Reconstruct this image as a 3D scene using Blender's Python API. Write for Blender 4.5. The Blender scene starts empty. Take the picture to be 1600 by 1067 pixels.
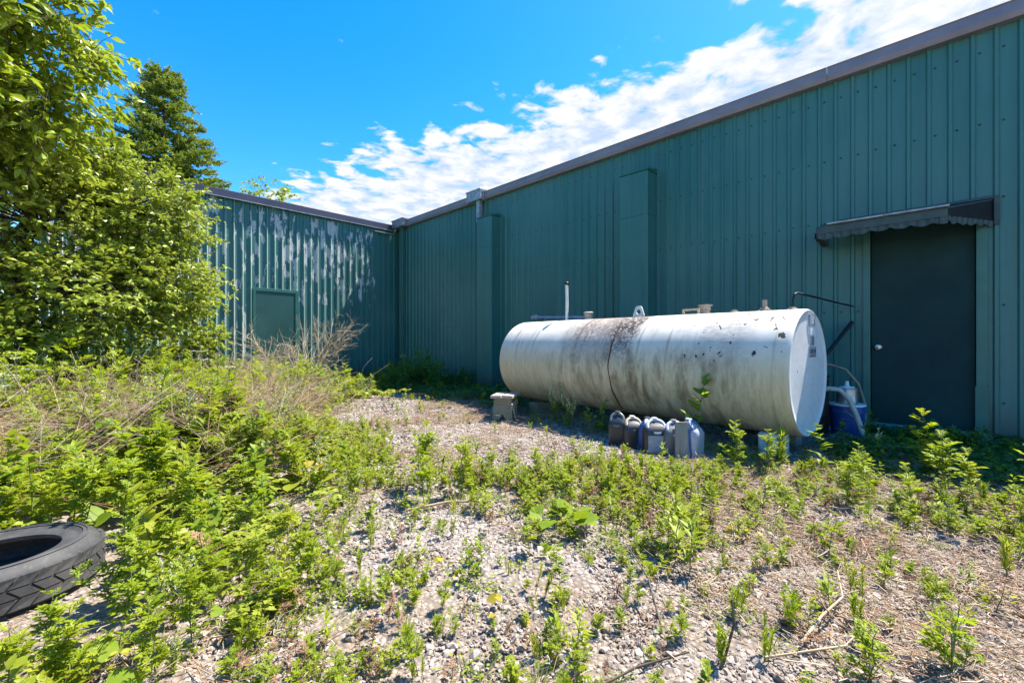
import bpy, math, random
import numpy as np
from mathutils import Vector, Matrix

R = math.radians
rng = np.random.default_rng(11)
random.seed(7)
scene = bpy.context.scene
col = scene.collection

# ------------------------------------------------------------------ camera
CAM_H = 0.92
YAW = math.atan2(690, 680)
cd = bpy.data.cameras.new('camera')
cd.sensor_width = 36.0
cd.lens = 36.0 * 680 / 1600
cd.clip_start = 0.03
cd.clip_end = 3000
cam = bpy.data.objects.new('camera', cd)
cam.location = (0, 0, CAM_H)
cam.rotation_euler = (R(90), 0, -YAW)
col.objects.link(cam)
scene.camera = cam

# ------------------------------------------------------------------ light
TO_SUN = Vector((0.47, -0.135, 0.87)).normalized()
SUN_EL = math.asin(TO_SUN.z)
SUN_AZ = math.atan2(TO_SUN.x, TO_SUN.y)          # clockwise from +Y
sl = bpy.data.lights.new('sun', 'SUN')
sl.energy = 5.0
sl.angle = R(0.5)
sl.color = (1.0, 0.945, 0.85)
sun = bpy.data.objects.new('sun', sl)
sun.rotation_euler = (-TO_SUN).to_track_quat('-Z', 'Y').to_euler()
sun.location = (6, -4, 14)
col.objects.link(sun)

scene.view_settings.view_transform = 'Standard'
scene.view_settings.look = 'None'
scene.view_settings.gamma = 1.0
scene.view_settings.exposure = 1.48
scene.view_settings.use_curve_mapping = False
scene.cycles.max_bounces = 6
scene.cycles.transparent_max_bounces = 4
scene.cycles.use_adaptive_sampling = True
scene.cycles.adaptive_threshold = 0.02

world = bpy.data.worlds.new('World')
scene.world = world
world.use_nodes = True


def sky_nodes():
    nt = world.node_tree
    N, L = nt.nodes, nt.links
    N.clear()
    out = N.new('ShaderNodeOutputWorld')
    bg = N.new('ShaderNodeBackground')
    bg.inputs['Strength'].default_value = 0.124
    sky = N.new('ShaderNodeTexSky')
    sky.sky_type = 'NISHITA'
    sky.sun_disc = False
    sky.sun_elevation = SUN_EL
    sky.sun_rotation = SUN_AZ
    sky.altitude = 300
    sky.air_density = 1.0
    sky.dust_density = 0.35
    sky.ozone_density = 3.2
    hsv = N.new('ShaderNodeHueSaturation')
    hsv.inputs['Saturation'].default_value = 1.42
    hsv.inputs['Value'].default_value = 1.0
    L.new(sky.outputs[0], hsv.inputs['Color'])
    # a cloud deck seen in plan: direction / height
    tc = N.new('ShaderNodeTexCoord')
    sep = N.new('ShaderNodeSeparateXYZ')
    L.new(tc.outputs['Generated'], sep.inputs[0])

    def math_(op, a, b=None, clamp=False):
        m = N.new('ShaderNodeMath'); m.operation = op; m.use_clamp = clamp
        for i, v in enumerate((a, b)):
            if v is None: continue
            if isinstance(v, (int, float)): m.inputs[i].default_value = v
            else: L.new(v, m.inputs[i])
        return m.outputs[0]
    zc = math_('MAXIMUM', sep.outputs[2], 0.03)
    px = math_('DIVIDE', sep.outputs[0], zc)
    py = math_('DIVIDE', sep.outputs[1], zc)
    comb = N.new('ShaderNodeCombineXYZ')
    L.new(px, comb.inputs[0]); L.new(py, comb.inputs[1])

    def noise(scale, detail, rough, dist=0.0, off=(0, 0, 0)):
        mp = N.new('ShaderNodeMapping'); mp.inputs['Location'].default_value = off
        L.new(comb.outputs[0], mp.inputs[0])
        n = N.new('ShaderNodeTexNoise')
        n.inputs['Scale'].default_value = scale
        n.inputs['Detail'].default_value = detail
        n.inputs['Roughness'].default_value = rough
        n.inputs['Distortion'].default_value = dist
        L.new(mp.outputs[0], n.inputs['Vector'])
        return n.outputs['Fac']
    big = noise(1.1, 3, 0.5, 0.2, (3.1, 0.4, 0))
    puff = noise(6.0, 9, 0.54, 0.25, (0.3, 1.7, 0))
    fine = noise(13.0, 6, 0.6, 0.1, (5, 2, 0))
    # how far into the bank: x in plan, ragged by the big noise
    edge = math_('ADD', math_('ADD', px, math_('MULTIPLY', math_('MINIMUM', py, 5.0), 0.20)), math_('MULTIPLY', math_('SUBTRACT', big, 0.5), 0.9))
    mr = N.new('ShaderNodeMapRange'); mr.clamp = True
    mr.inputs[1].default_value = 1.20; mr.inputs[2].default_value = 2.1
    mr.inputs[3].default_value = -0.20; mr.inputs[4].default_value = 0.30
    L.new(edge, mr.inputs[0])
    dens = math_('ADD', math_('ADD', puff, math_('MULTIPLY', math_('SUBTRACT', fine, 0.5), 0.10)), mr.outputs[0])
    cov = N.new('ShaderNodeMapRange'); cov.clamp = True; cov.interpolation_type = 'SMOOTHSTEP'
    cov.inputs[1].default_value = 0.49; cov.inputs[2].default_value = 0.64
    L.new(dens, cov.inputs[0])
    # cloud tone: thin parts bluish, thick parts white
    ramp = N.new('ShaderNodeValToRGB')
    ramp.color_ramp.elements[0].position = 0.38; ramp.color_ramp.elements[0].color = (1.75, 2.20, 2.95, 1)
    ramp.color_ramp.elements[1].position = 0.60; ramp.color_ramp.elements[1].color = (3.0, 3.05, 3.15, 1)
    L.new(math_('ADD', puff, math_('MULTIPLY', math_('SUBTRACT', fine, 0.5), 0.35)), ramp.inputs[0])
    mix = N.new('ShaderNodeMix'); mix.data_type = 'RGBA'
    L.new(cov.outputs[0], mix.inputs['Factor'])
    L.new(hsv.outputs[0], mix.inputs['A'])
    L.new(ramp.outputs[0], mix.inputs['B'])
    L.new(mix.outputs['Result'], bg.inputs['Color'])
    L.new(bg.outputs[0], out.inputs['Surface'])


sky_nodes()

# ------------------------------------------------------------------ materials


class NT:
    def __init__(self, name):
        self.m = bpy.data.materials.new(name)
        self.m.use_nodes = True
        self.N = self.m.node_tree.nodes
        self.L = self.m.node_tree.links
        self.b = self.N['Principled BSDF']
        self.out = self.N['Material Output']

    def set(self, sock, v):
        s = self.b.inputs[sock]
        if isinstance(v, (int, float)): s.default_value = v
        elif isinstance(v, tuple): s.default_value = (*v, 1) if len(v) == 3 else v
        else: self.L.new(v, s)

    def coord(self, kind='Object', scale=(1, 1, 1), loc=(0, 0, 0)):
        t = self.N.new('ShaderNodeTexCoord')
        mp = self.N.new('ShaderNodeMapping')
        mp.inputs['Scale'].default_value = scale
        mp.inputs['Location'].default_value = loc
        self.L.new(t.outputs[kind], mp.inputs[0])
        return mp.outputs[0]

    def world(self, scale=(1, 1, 1), loc=(0, 0, 0)):
        g = self.N.new('ShaderNodeNewGeometry')
        mp = self.N.new('ShaderNodeMapping')
        mp.inputs['Scale'].default_value = scale
        mp.inputs['Location'].default_value = loc
        self.L.new(g.outputs['Position'], mp.inputs[0])
        return mp.outputs[0]

    def noise(self, vec, scale=5, detail=5, rough=0.55, dist=0.0):
        n = self.N.new('ShaderNodeTexNoise')
        n.inputs['Scale'].default_value = scale
        n.inputs['Detail'].default_value = detail
        n.inputs['Roughness'].default_value = rough
        n.inputs['Distortion'].default_value = dist
        self.L.new(vec, n.inputs['Vector'])
        return n.outputs['Fac']

    def voro(self, vec, scale=5, out='Distance', feature='F1', rand=1.0):
        n = self.N.new('ShaderNodeTexVoronoi')
        n.feature = feature
        n.inputs['Scale'].default_value = scale
        n.inputs['Randomness'].default_value = rand
        self.L.new(vec, n.inputs['Vector'])
        return n.outputs[out]

    def rng(self, v, a, b, c=0.0, d=1.0, smooth=False):
        n = self.N.new('ShaderNodeMapRange'); n.clamp = True
        if smooth: n.interpolation_type = 'SMOOTHSTEP'
        for i, x in enumerate((a, b, c, d)): n.inputs[i + 1].default_value = x
        self.L.new(v, n.inputs[0])
        return n.outputs[0]

    def op(self, o, a, b=None, clamp=False):
        m = self.N.new('ShaderNodeMath'); m.operation = o; m.use_clamp = clamp
        for i, v in enumerate((a, b)):
            if v is None: continue
            if isinstance(v, (int, float)): m.inputs[i].default_value = v
            else: self.L.new(v, m.inputs[i])
        return m.outputs[0]

    def mix(self, fac, a, b, mode='MIX'):
        n = self.N.new('ShaderNodeMix'); n.data_type = 'RGBA'; n.blend_type = mode
        for k, v in (('Factor', fac), ('A', a), ('B', b)):
            s = n.inputs[k]
            if isinstance(v, (int, float)): s.default_value = v
            elif isinstance(v, tuple): s.default_value = (*v, 1)
            else: self.L.new(v, s)
        return n.outputs['Result']

    def bump(self, h, strength=0.3, dist=0.01):
        n = self.N.new('ShaderNodeBump')
        n.inputs['Strength'].default_value = strength
        n.inputs['Distance'].default_value = dist
        self.L.new(h, n.inputs['Height'])
        self.L.new(n.outputs[0], self.b.inputs['Normal'])

    def sep(self, vec):
        n = self.N.new('ShaderNodeSeparateXYZ'); self.L.new(vec, n.inputs[0]); return n.outputs

    def rand(self):
        return self.N.new('ShaderNodeObjectInfo').outputs['Random']


def plain(name, c1, c2, rough=0.6, metal=0.0, scale=8, bump=0.0, spec=None):
    t = NT(name)
    v = t.coord('Object')
    n = t.noise(v, scale, 6, 0.6)
    t.set('Base Color', t.mix(t.rng(n, 0.35, 0.68), c1, c2))
    t.set('Roughness', rough); t.set('Metallic', metal)
    if spec is not None: t.set('Specular IOR Level', spec)
    if bump: t.bump(n, bump, 0.004)
    return t.m


def green_panel(name, peel=False):
    """factory painted ribbed steel, chalked and streaked"""
    t = NT(name)
    w = t.world()
    streak = t.noise(t.world((9, 9, 0.35)), 1.0, 5, 0.6)
    cloud = t.noise(t.world((1, 1, .6)), 0.7, 6, 0.6)
    c = t.mix(t.rng(streak, 0.3, 0.72), (0.018, 0.108, 0.094), (0.038, 0.162, 0.138))
    c = t.mix(t.op('MULTIPLY', t.rng(cloud, 0.38, 0.66), 0.75), c, (0.066, 0.178, 0.158))
    grime = t.noise(t.world((30, 30, 3)), 1.0, 4, 0.6)
    c = t.mix(t.op('MULTIPLY', t.rng(grime, 0.55, 0.8), 0.35), c, (0.032, 0.085, 0.082))
    sz = t.sep(w)
    foot = t.op('MULTIPLY', t.rng(t.op('ADD', sz[2], t.op('MULTIPLY', t.noise(t.world((7, 7, 3)), 1.0, 6, 0.65), 0.5)), 0.62, 0.28), 0.7)
    c = t.mix(foot, c, (0.075, 0.068, 0.048))
    run = t.noise(t.world((26, 26, 0.18), (3, 1, 0)), 1.0, 3, 0.5)
    c = t.mix(t.op('MULTIPLY', t.rng(run, 0.60, 0.74), 0.45), c, (0.085, 0.155, 0.135))
    rough = 0.42
    if peel:
        # old coat flaking off in tall ragged patches: bare pale primer below
        a1 = t.noise(t.world((7.0, 1, 2.2), (0.2, 0, 0.1)), 1.7, 10, 0.66, 0.2)
        wx_ = t.sep(w)
        cell = t.op('FLOOR', t.op('DIVIDE', t.op('ADD', wx_[0], 0.03), RIB / 2))
        cv = t.N.new('ShaderNodeCombineXYZ')
        t.L.new(t.op('MULTIPLY', cell, 3.71), cv.inputs[0]); t.L.new(t.op('MULTIPLY', wx_[2], 1.3), cv.inputs[2])
        a2 = t.noise(cv.outputs[0], 1.0, 2, 0.5)
        a = t.op('ADD', t.op('MULTIPLY', a1, 0.52), t.op('MULTIPLY', a2, 0.48))
        s = t.sep(w)
        zband = t.op('MULTIPLY', t.rng(s[2], 0.5, 2.2), t.rng(s[2], 3.85, 3.6))
        low = t.op('MULTIPLY', t.rng(s[2], 0.5, 0.25), 0.75)
        xfade = t.op('MULTIPLY', t.rng(s[0], 5.7, 4.2), 1.0)
        left = t.op('MULTIPLY', t.rng(s[0], 3.9, 3.1), 0.78)
        zone = t.op('ADD', t.op('MULTIPLY', t.op('MAXIMUM', zband, left), t.rng(s[0], 5.75, 5.2)), t.op('MULTIPLY', low, 0.6))
        zone = t.op('ADD', zone, t.op('MULTIPLY', xfade, 0.12))
        v = t.op('ADD', a, t.op('MULTIPLY', t.op('SUBTRACT', zone, 1.0), 0.14))
        mask = t.rng(v, 0.545, 0.550)
        dirt = t.noise(t.world((6, 6, 3)), 2, 5, 0.6)
        pale = t.mix(t.rng(dirt, 0.3, 0.7), (0.36, 0.37, 0.335), (0.56, 0.56, 0.52))
        halo = t.op('SUBTRACT', t.rng(v, 0.535, 0.545), mask)
        c = t.mix(t.op('MULTIPLY', halo, 0.5), c, (0.05, 0.055, 0.05))
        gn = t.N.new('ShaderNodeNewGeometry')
        flank_glint = t.rng(t.sep(gn.outputs['Normal'])[0], 0.5, 0.8)
        c = t.mix(t.op('MULTIPLY', flank_glint, 0.9), c, (0.52, 0.56, 0.54))  # sunlit highlight painted pale onto the rib sides that face the sun
        c = t.mix(mask, c, pale)
        t.bump(t.op('MULTIPLY', mask, -1.0), 0.5, 0.002)
    else:
        t.bump(t.noise(w, 3.5, 3, 0.5), 0.10, 0.02)
    t.set('Base Color', c)
    t.set('Roughness', rough)
    t.set('Specular IOR Level', 0.45)
    return t.m


def leaf_mat(name, c1, c2, c3, trans=0.38, rough=0.5):
    t = NT(name)
    n = t.noise(t.world(), 9.0, 3, 0.5)
    base = t.mix(t.rng(n, 0.32, 0.68), c1, c2)
    base = t.mix(t.op('MULTIPLY', t.rng(t.rand(), 0.45, 1.0), 0.7), base, c3)
    f = t.noise(t.world(), 55.0, 2, 0.5)
    base = t.mix(t.op('MULTIPLY', t.rng(f, 0.5, 0.75), 0.35), base, c3)
    t.set('Base Color', base)
    t.set('Roughness', rough)
    t.set('Specular IOR Level', 0.35)
    tr = t.N.new('ShaderNodeBsdfTranslucent')
    t.L.new(t.mix(0.35, base, (0.42, 0.50, 0.02), 'MIX'), tr.inputs['Color'])
    ms = t.N.new('ShaderNodeMixShader'); ms.inputs[0].default_value = trans
    t.L.new(t.b.outputs[0], ms.inputs[1]); t.L.new(tr.outputs[0], ms.inputs[2])
    t.L.new(ms.outputs[0], t.out.inputs['Surface'])
    return t.m


RIB = 0.15
M = {}
M['panel'] = green_panel('green_steel_panel')
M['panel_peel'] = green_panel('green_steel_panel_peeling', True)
M['green_trim'] = plain('green_trim', (0.020, 0.110, 0.088), (0.034, 0.145, 0.116), 0.45, 0, 4)
M['green_door'] = plain('green_door_paint', (0.020, 0.075, 0.068), (0.028, 0.098, 0.088), 0.38, 0, 2.2)
M['door_dark'] = plain('dark_green_door_paint', (0.007, 0.030, 0.029), (0.015, 0.048, 0.046), 0.6, 0, 2.2, 0, 0.15)
M['fascia'] = plain('grey_brown_fascia_metal', (0.17, 0.155, 0.18), (0.22, 0.205, 0.23), 0.4, 0.1, 3)
M['fascia_dark'] = plain('dark_violet_fascia_metal', (0.045, 0.040, 0.066), (0.065, 0.058, 0.088), 0.4, 0.1, 3)
M['awning'] = plain('dark_weathered_awning_paint', (0.022, 0.046, 0.044), (0.050, 0.075, 0.070), 0.6, 0, 9, 0.1)
M['galv'] = plain('weathered_galvanised_metal', (0.22, 0.24, 0.25), (0.42, 0.44, 0.45), 0.5, 0.4, 14, 0.1)
M['roof'] = plain('roof_metal', (0.10, 0.11, 0.11), (0.16, 0.165, 0.17), 0.5, 0.3, 2)
M['core'] = plain('wall_core', (0.03, 0.04, 0.04), (0.05, 0.06, 0.06), 0.9, 0, 2)
M['screw'] = plain('dark_screw_head', (0.012, 0.03, 0.03), (0.03, 0.06, 0.06), 0.5, 0.2, 30)
M['concrete'] = plain('concrete', (0.24, 0.23, 0.215), (0.38, 0.365, 0.34), 0.9, 0, 9, 0.3)
M['block'] = plain('pale_painted_block', (0.42, 0.46, 0.48), (0.58, 0.62, 0.63), 0.8, 0, 12, 0.3)
M['black_metal'] = plain('black_metal', (0.008, 0.008, 0.009), (0.02, 0.019, 0.02), 0.45, 0.2, 10)
M['steel'] = plain('dull_steel', (0.30, 0.29, 0.27), (0.48, 0.46, 0.43), 0.38, 0.7, 12)
M['white_paint'] = plain('white_pipe_paint', (0.60, 0.58, 0.54), (0.78, 0.77, 0.74), 0.5, 0, 22)
M['tan_cap'] = plain('tan_oxidised_cap', (0.26, 0.21, 0.15), (0.42, 0.37, 0.30), 0.6, 0.2, 25)
M['blue_pipe'] = plain('blue_grey_pipe', (0.10, 0.15, 0.22), (0.20, 0.27, 0.36), 0.5, 0.1, 20)
M['rust'] = plain('rust', (0.055, 0.016, 0.006), (0.17, 0.055, 0.018), 0.9, 0, 30, 0.3)
M['bucket_blue'] = plain('blue_pail_plastic', (0.010, 0.055, 0.22), (0.02, 0.085, 0.30), 0.4, 0, 6)
M['hose'] = plain('pale_grey_hose', (0.34, 0.33, 0.29), (0.50, 0.49, 0.45), 0.5, 0, 12)
M['hose_dark'] = plain('olive_hose', (0.13, 0.125, 0.09), (0.22, 0.21, 0.16), 0.5, 0, 12)
M['drum'] = plain('black_brown_drum', (0.012, 0.008, 0.007), (0.035, 0.018, 0.014), 0.55, 0.1, 5)
M['knob'] = plain('brushed_knob', (0.35, 0.33, 0.30), (0.5, 0.48, 0.45), 0.3, 0.9, 12)


def wood_mat(name, c1, c2, c3, grain=(3, 40, 40)):
    t = NT(name)
    g = t.noise(t.coord('Object', grain), 1.6, 6, 0.65, 0.4)
    b = t.noise(t.coord('Object'), 7, 4)
    c = t.mix(t.rng(g, 0.3, 0.7), c1, c2)
    c = t.mix(t.op('MULTIPLY', t.rng(b, 0.5, 0.75), 0.6), c, c3)
    t.set('Base Color', c); t.set('Roughness', 0.85)
    t.bump(g, 0.5, 0.003)
    return t.m


M['wood'] = wood_mat('weathered_wood', (0.26, 0.205, 0.15), (0.42, 0.355, 0.28), (0.16, 0.14, 0.10))
M['wood_upright'] = wood_mat('weathered_upright_board', (0.20, 0.165, 0.12), (0.36, 0.31, 0.25), (0.13, 0.11, 0.085), (38, 38, 2.5))
M['wood_moss'] = wood_mat('weathered_mossy_wood', (0.17, 0.145, 0.085), (0.30, 0.255, 0.165), (0.11, 0.12, 0.055))


def tank_mat(head=False):
    t = NT('tank_head_paint' if head else 'tank_shell_paint')
    uv = t.coord('UV')
    s = t.sep(uv)                 # x: metres from the near end, y: metres of arc from the top towards the yard
    fine = t.noise(t.coord('UV', (16, 3.5, 1)), 2.2, 7, 0.65, 0.2)
    mott = t.noise(t.coord('UV', (3, 3, 1)), 2.2, 7, 0.6)
    c = t.mix(t.rng(mott, 0.3, 0.75), (0.60, 0.545, 0.46), (0.74, 0.695, 0.62))
    if head:
        c = t.mix(t.rng(mott, 0.3, 0.75), (0.64, 0.625, 0.60), (0.76, 0.75, 0.73))
        sc = t.noise(t.coord('UV', (1, 1, 1)), 16, 6, 0.7, 0.6)
        c = t.mix(t.op('MULTIPLY', t.rng(sc, 0.52, 0.72), 0.45), c, (0.40, 0.35, 0.27))
        ch = t.noise(t.coord('UV'), 12, 3, 0.5)
        c = t.mix(t.rng(ch, 0.755, 0.765), c, (0.03, 0.022, 0.018))
        t.set('Base Color', c); t.set('Roughness', 0.5)
        return t.m
    # mildew and road dust on the belly
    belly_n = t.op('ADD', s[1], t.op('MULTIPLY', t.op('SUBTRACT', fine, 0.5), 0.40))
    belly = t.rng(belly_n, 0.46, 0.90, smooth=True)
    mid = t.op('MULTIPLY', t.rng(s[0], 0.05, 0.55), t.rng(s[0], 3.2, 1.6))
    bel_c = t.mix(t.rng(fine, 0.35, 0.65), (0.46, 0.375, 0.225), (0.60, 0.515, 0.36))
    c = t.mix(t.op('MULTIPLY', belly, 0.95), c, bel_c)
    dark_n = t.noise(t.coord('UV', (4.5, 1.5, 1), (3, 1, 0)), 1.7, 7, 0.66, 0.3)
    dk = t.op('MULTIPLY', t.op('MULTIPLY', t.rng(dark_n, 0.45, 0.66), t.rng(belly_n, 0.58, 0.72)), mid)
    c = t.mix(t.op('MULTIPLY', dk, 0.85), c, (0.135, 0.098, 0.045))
    # run-down streaks
    st = t.noise(t.coord('UV', (11, 0.7, 1), (7, 0, 0)), 1.5, 5, 0.6, 0.15)
    c = t.mix(t.op('MULTIPLY', t.rng(st, 0.55, 0.70), 0.6), c, (0.23, 0.18, 0.13))
    # flaking patch of lichen and primer on the crown of the middle course
    pz = t.noise(t.coord('UV', (1.6, 1, 1), (1, 4, 0)), 3.0, 5, 0.6)
    xe = t.op('ADD', s[0], t.op('MULTIPLY', t.op('SUBTRACT', pz, 0.5), 0.30))
    patch = t.op('MULTIPLY', t.op('MULTIPLY', t.rng(xe, 1.33, 1.40), t.rng(xe, 2.42, 2.08)), t.rng(belly_n, 0.85, 0.40))
    fl = t.noise(t.coord('UV', (9, 6, 1)), 3.4, 6, 0.7, 0.5)
    flc = t.mix(t.rng(fl, 0.40, 0.62), (0.115, 0.078, 0.060), (0.44, 0.375, 0.33))
    c = t.mix(t.op('MULTIPLY', patch, 0.9), c, flc)
    fl2 = t.voro(t.coord('UV', (1, 1, 1)), 26, 'Distance')
    pk = t.op('MULTIPLY', t.op('MULTIPLY', patch, t.rng(xe, 1.85, 1.6)), t.op('MULTIPLY', t.rng(fl2, 0.36, 0.40), t.rng(fl, 0.44, 0.50)))
    c = t.mix(pk, c, (0.03, 0.024, 0.022))
    # dull scraped course towards the near end with chips down to black primer
    sc = t.op('MULTIPLY', t.rng(xe, 0.74, 0.70), t.rng(xe, 0.20, 0.36))
    scc = t.noise(t.coord('UV', (2, 6, 1), (2, 2, 0)), 5, 6, 0.7, 1.2)
    c = t.mix(t.op('MULTIPLY', t.op('MULTIPLY', sc, t.rng(belly_n, 0.95, 0.35)), t.rng(scc, 0.32, 0.60)), c, (0.37, 0.335, 0.30))
    ch = t.noise(t.coord('UV', (1.25, 1, 1), (0.37, 0.9, 0)), 10.5, 4, 0.55, 0.5)
    chz = t.op('MULTIPLY', t.rng(xe, 0.98, 0.72), t.rng(belly_n, 0.95, 0.68))
    cm = t.rng(t.op('ADD', ch, t.op('MULTIPLY', t.op('SUBTRACT', chz, 1.0), 0.2)), 0.628, 0.636)
    c = t.mix(cm, c, (0.028, 0.020, 0.016))
    # rust runs below the fittings
    wob = t.op('MULTIPLY', t.op('SUBTRACT', t.noise(t.coord('UV', (1, 1, 1), (9, 3, 0)), 7, 4, 0.6), 0.5), 0.05)
    for t0, ln, am in ((2.78, .30, .8), (2.62, .42, .5), (2.28, .65, .6), (2.08, .95, .85), (0.92, .55, .5), (0.62, .35, .5), (0.33, .42, .85), (0.13, .30, .5), (1.15, .70, .35), (1.98, .80, .6)):
        dx = t.op('ABSOLUTE', t.op('SUBTRACT', t.op('ADD', s[0], wob), t0))
        run = t.op('MULTIPLY', t.op('MULTIPLY', t.rng(dx, 0.030, 0.006), t.rng(s[1], ln, ln * .3)), t.rng(fine, 0.36, 0.58, 0.25, 1.0))
        c = t.mix(t.op('MULTIPLY', run, am), c, (0.13, 0.075, 0.045))
    # rust bloom along the crown
    rb = t.op('MULTIPLY', t.rng(s[1], 0.14, 0.0), t.rng(t.noise(t.coord('UV', (5, 3, 1)), 2.4, 5, 0.6), 0.40, 0.62))
    c = t.mix(t.op('MULTIPLY', rb, 0.7), c, (0.34, 0.17, 0.10))
    t.set('Base Color', c)
    t.set('Roughness', t.rng(mott, 0.2, 0.8, 0.55, 0.8))
    t.bump(t.op('ADD', t.op('MULTIPLY', cm, -1.0), t.op('MULTIPLY', fl, t.op('MULTIPLY', patch, 0.7))), 0.5, 0.003)
    return t.m


M['tank'] = tank_mat()
M['tank_head'] = tank_mat(True)


def tyre_mat():
    t = NT('dusty_rubber')
    n = t.noise(t.coord('Object'), 9, 6, 0.65)
    f = t.noise(t.coord('Object'), 60, 3, 0.6)
    c = t.mix(t.rng(n, 0.35, 0.7), (0.026, 0.026, 0.027), (0.070, 0.066, 0.064))
    c = t.mix(t.op('MULTIPLY', t.rng(f, 0.55, 0.75), 0.5), c, (0.12, 0.108, 0.095))
    t.set('Base Color', c); t.set('Roughness', 0.72)
    t.bump(f, 0.2, 0.002)
    return t.m


M['tyre'] = tyre_mat()


def ground_mat():
    t = NT('gravelly_soil')
    w = t.world()
    big = t.noise(w, 0.9, 5, 0.6)
    mid = t.noise(w, 6, 6, 0.65)
    peb = t.voro(w, 52, 'Distance')
    pc = t.voro(w, 52, 'Color')
    pcs = t.sep(pc)
    soil = t.mix(t.rng(mid, 0.35, 0.68), (0.17, 0.125, 0.090), (0.29, 0.225, 0.165))
    stone = t.mix(pcs[0], (0.24, 0.205, 0.18), (0.44, 0.395, 0.36))
    c = t.mix(t.rng(t.op('ADD', big, t.op('MULTIPLY', mid, 0.3)), 0.50, 0.72), stone, soil)
    c = t.mix(t.op('MULTIPLY', t.rng(peb, 0.35, 0.6), 0.6), c, (0.10, 0.075, 0.058))
    t.set('Base Color', c); t.set('Roughness', 0.95)
    t.bump(t.op('ADD', t.op('MULTIPLY', peb, -1.0), t.op('MULTIPLY', mid, 0.6)), 0.8, 0.012)
    return t.m


M['ground'] = ground_mat()


def stone_mat():
    t = NT('pale_limestone_gravel')
    r = t.rand()
    ramp = t.N.new('ShaderNodeValToRGB')
    e = ramp.color_ramp.elements
    e[0].position = 0.0; e[0].color = (0.17, 0.14, 0.12, 1)
    e[1].position = 1.0; e[1].color = (0.48, 0.42, 0.365, 1)
    for p, c in ((0.22, (0.24, 0.195, 0.16, 1)), (0.45, (0.33, 0.275, 0.225, 1)), (0.62, (0.28, 0.20, 0.145, 1)), (0.66, (0.37, 0.32, 0.28, 1)), (0.86, (0.36, 0.31, 0.27, 1))):
        k = e.new(p); k.color = c
    t.L.new(r, ramp.inputs[0])
    n = t.noise(t.coord('Object'), 60, 4, 0.6)
    c = t.mix(t.op('MULTIPLY', t.rng(n, 0.35, 0.7), 0.5), ramp.outputs[0], (0.20, 0.16, 0.13))
    t.set('Base Color', c); t.set('Roughness', 0.85)
    return t.m


M['stone'] = stone_mat()
M['leaf_weed'] = leaf_mat('weed_leaf', (0.205, 0.275, 0.012), (0.285, 0.370, 0.018), (0.390, 0.420, 0.028), 0.5)
M['leaf_weed2'] = leaf_mat('broad_weed_leaf', (0.140, 0.235, 0.013), (0.225, 0.315, 0.020), (0.370, 0.360, 0.028), 0.48)
M['leaf_bramble'] = leaf_mat('bramble_leaf', (0.210, 0.275, 0.026), (0.300, 0.360, 0.038), (0.420, 0.410, 0.055), 0.45)
M['leaf_grass'] = leaf_mat('grass_blade', (0.220, 0.300, 0.012), (0.300, 0.380, 0.018), (0.430, 0.410, 0.050), 0.45)
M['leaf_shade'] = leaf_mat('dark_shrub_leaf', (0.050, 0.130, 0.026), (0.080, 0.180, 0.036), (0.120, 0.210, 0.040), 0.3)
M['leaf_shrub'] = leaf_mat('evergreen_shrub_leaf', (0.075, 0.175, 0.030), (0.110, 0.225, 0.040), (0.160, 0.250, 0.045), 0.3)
M['leaf_tree'] = leaf_mat('tree_leaf', (0.190, 0.270, 0.022), (0.280, 0.365, 0.036), (0.400, 0.440, 0.075), 0.36, 0.36)
M['leaf_maple'] = leaf_mat('tree_leaf_yellowish', (0.220, 0.300, 0.018), (0.310, 0.380, 0.026), (0.440, 0.450, 0.045), 0.42, 0.36)
M['leaf_yellow'] = leaf_mat('yellowed_leaf', (0.34, 0.30, 0.02), (0.42, 0.36, 0.03), (0.36, 0.20, 0.04), 0.35)
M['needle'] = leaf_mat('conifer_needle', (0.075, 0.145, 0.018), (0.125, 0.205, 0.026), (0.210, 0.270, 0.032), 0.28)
M['stem'] = plain('green_stem', (0.10, 0.15, 0.03), (0.17, 0.19, 0.06), 0.7, 0, 20)
M['stem_dark'] = plain('brown_stem', (0.060, 0.042, 0.028), (0.11, 0.08, 0.05), 0.8, 0, 20)
M['bark'] = plain('bark', (0.060, 0.048, 0.036), (0.13, 0.105, 0.08), 0.95, 0, 14, 0.5)
M['straw'] = plain('dry_straw', (0.33, 0.245, 0.16), (0.48, 0.385, 0.27), 0.8, 0, 8)
M['straw_red'] = plain('dry_brown_stalk', (0.20, 0.105, 0.055), (0.36, 0.21, 0.115), 0.8, 0, 8)
M['twig_pale'] = plain('bare_pale_twig', (0.34, 0.25, 0.16), (0.52, 0.41, 0.27), 0.8, 0, 8)
M['umbel'] = plain('white_umbel', (0.36, 0.38, 0.28), (0.50, 0.51, 0.40), 0.7, 0, 20)
M['seed'] = plain('pale_seed_head', (0.42, 0.43, 0.20), (0.58, 0.57, 0.33), 0.7, 0, 20)
M['jug_dark'] = plain('charcoal_jug_plastic', (0.020, 0.022, 0.026), (0.045, 0.048, 0.054), 0.4, 0, 6)
M['jug_grey'] = plain('grey_jug_plastic', (0.10, 0.105, 0.115), (0.17, 0.175, 0.19), 0.42, 0, 6)
M['jug_pale'] = plain('pale_grey_jug_plastic', (0.34, 0.345, 0.37), (0.48, 0.48, 0.51), 0.45, 0, 6)
M['jug_blue'] = plain('blue_jug_plastic', (0.030, 0.075, 0.22), (0.06, 0.13, 0.32), 0.4, 0, 6)
M['jug_white'] = plain('dusty_lavender_plastic', (0.42, 0.41, 0.47), (0.58, 0.57, 0.63), 0.5, 0, 14)
M['jug_tan'] = plain('stained_tan_plastic', (0.40, 0.30, 0.16), (0.54, 0.45, 0.32), 0.6, 0, 14)
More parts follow.
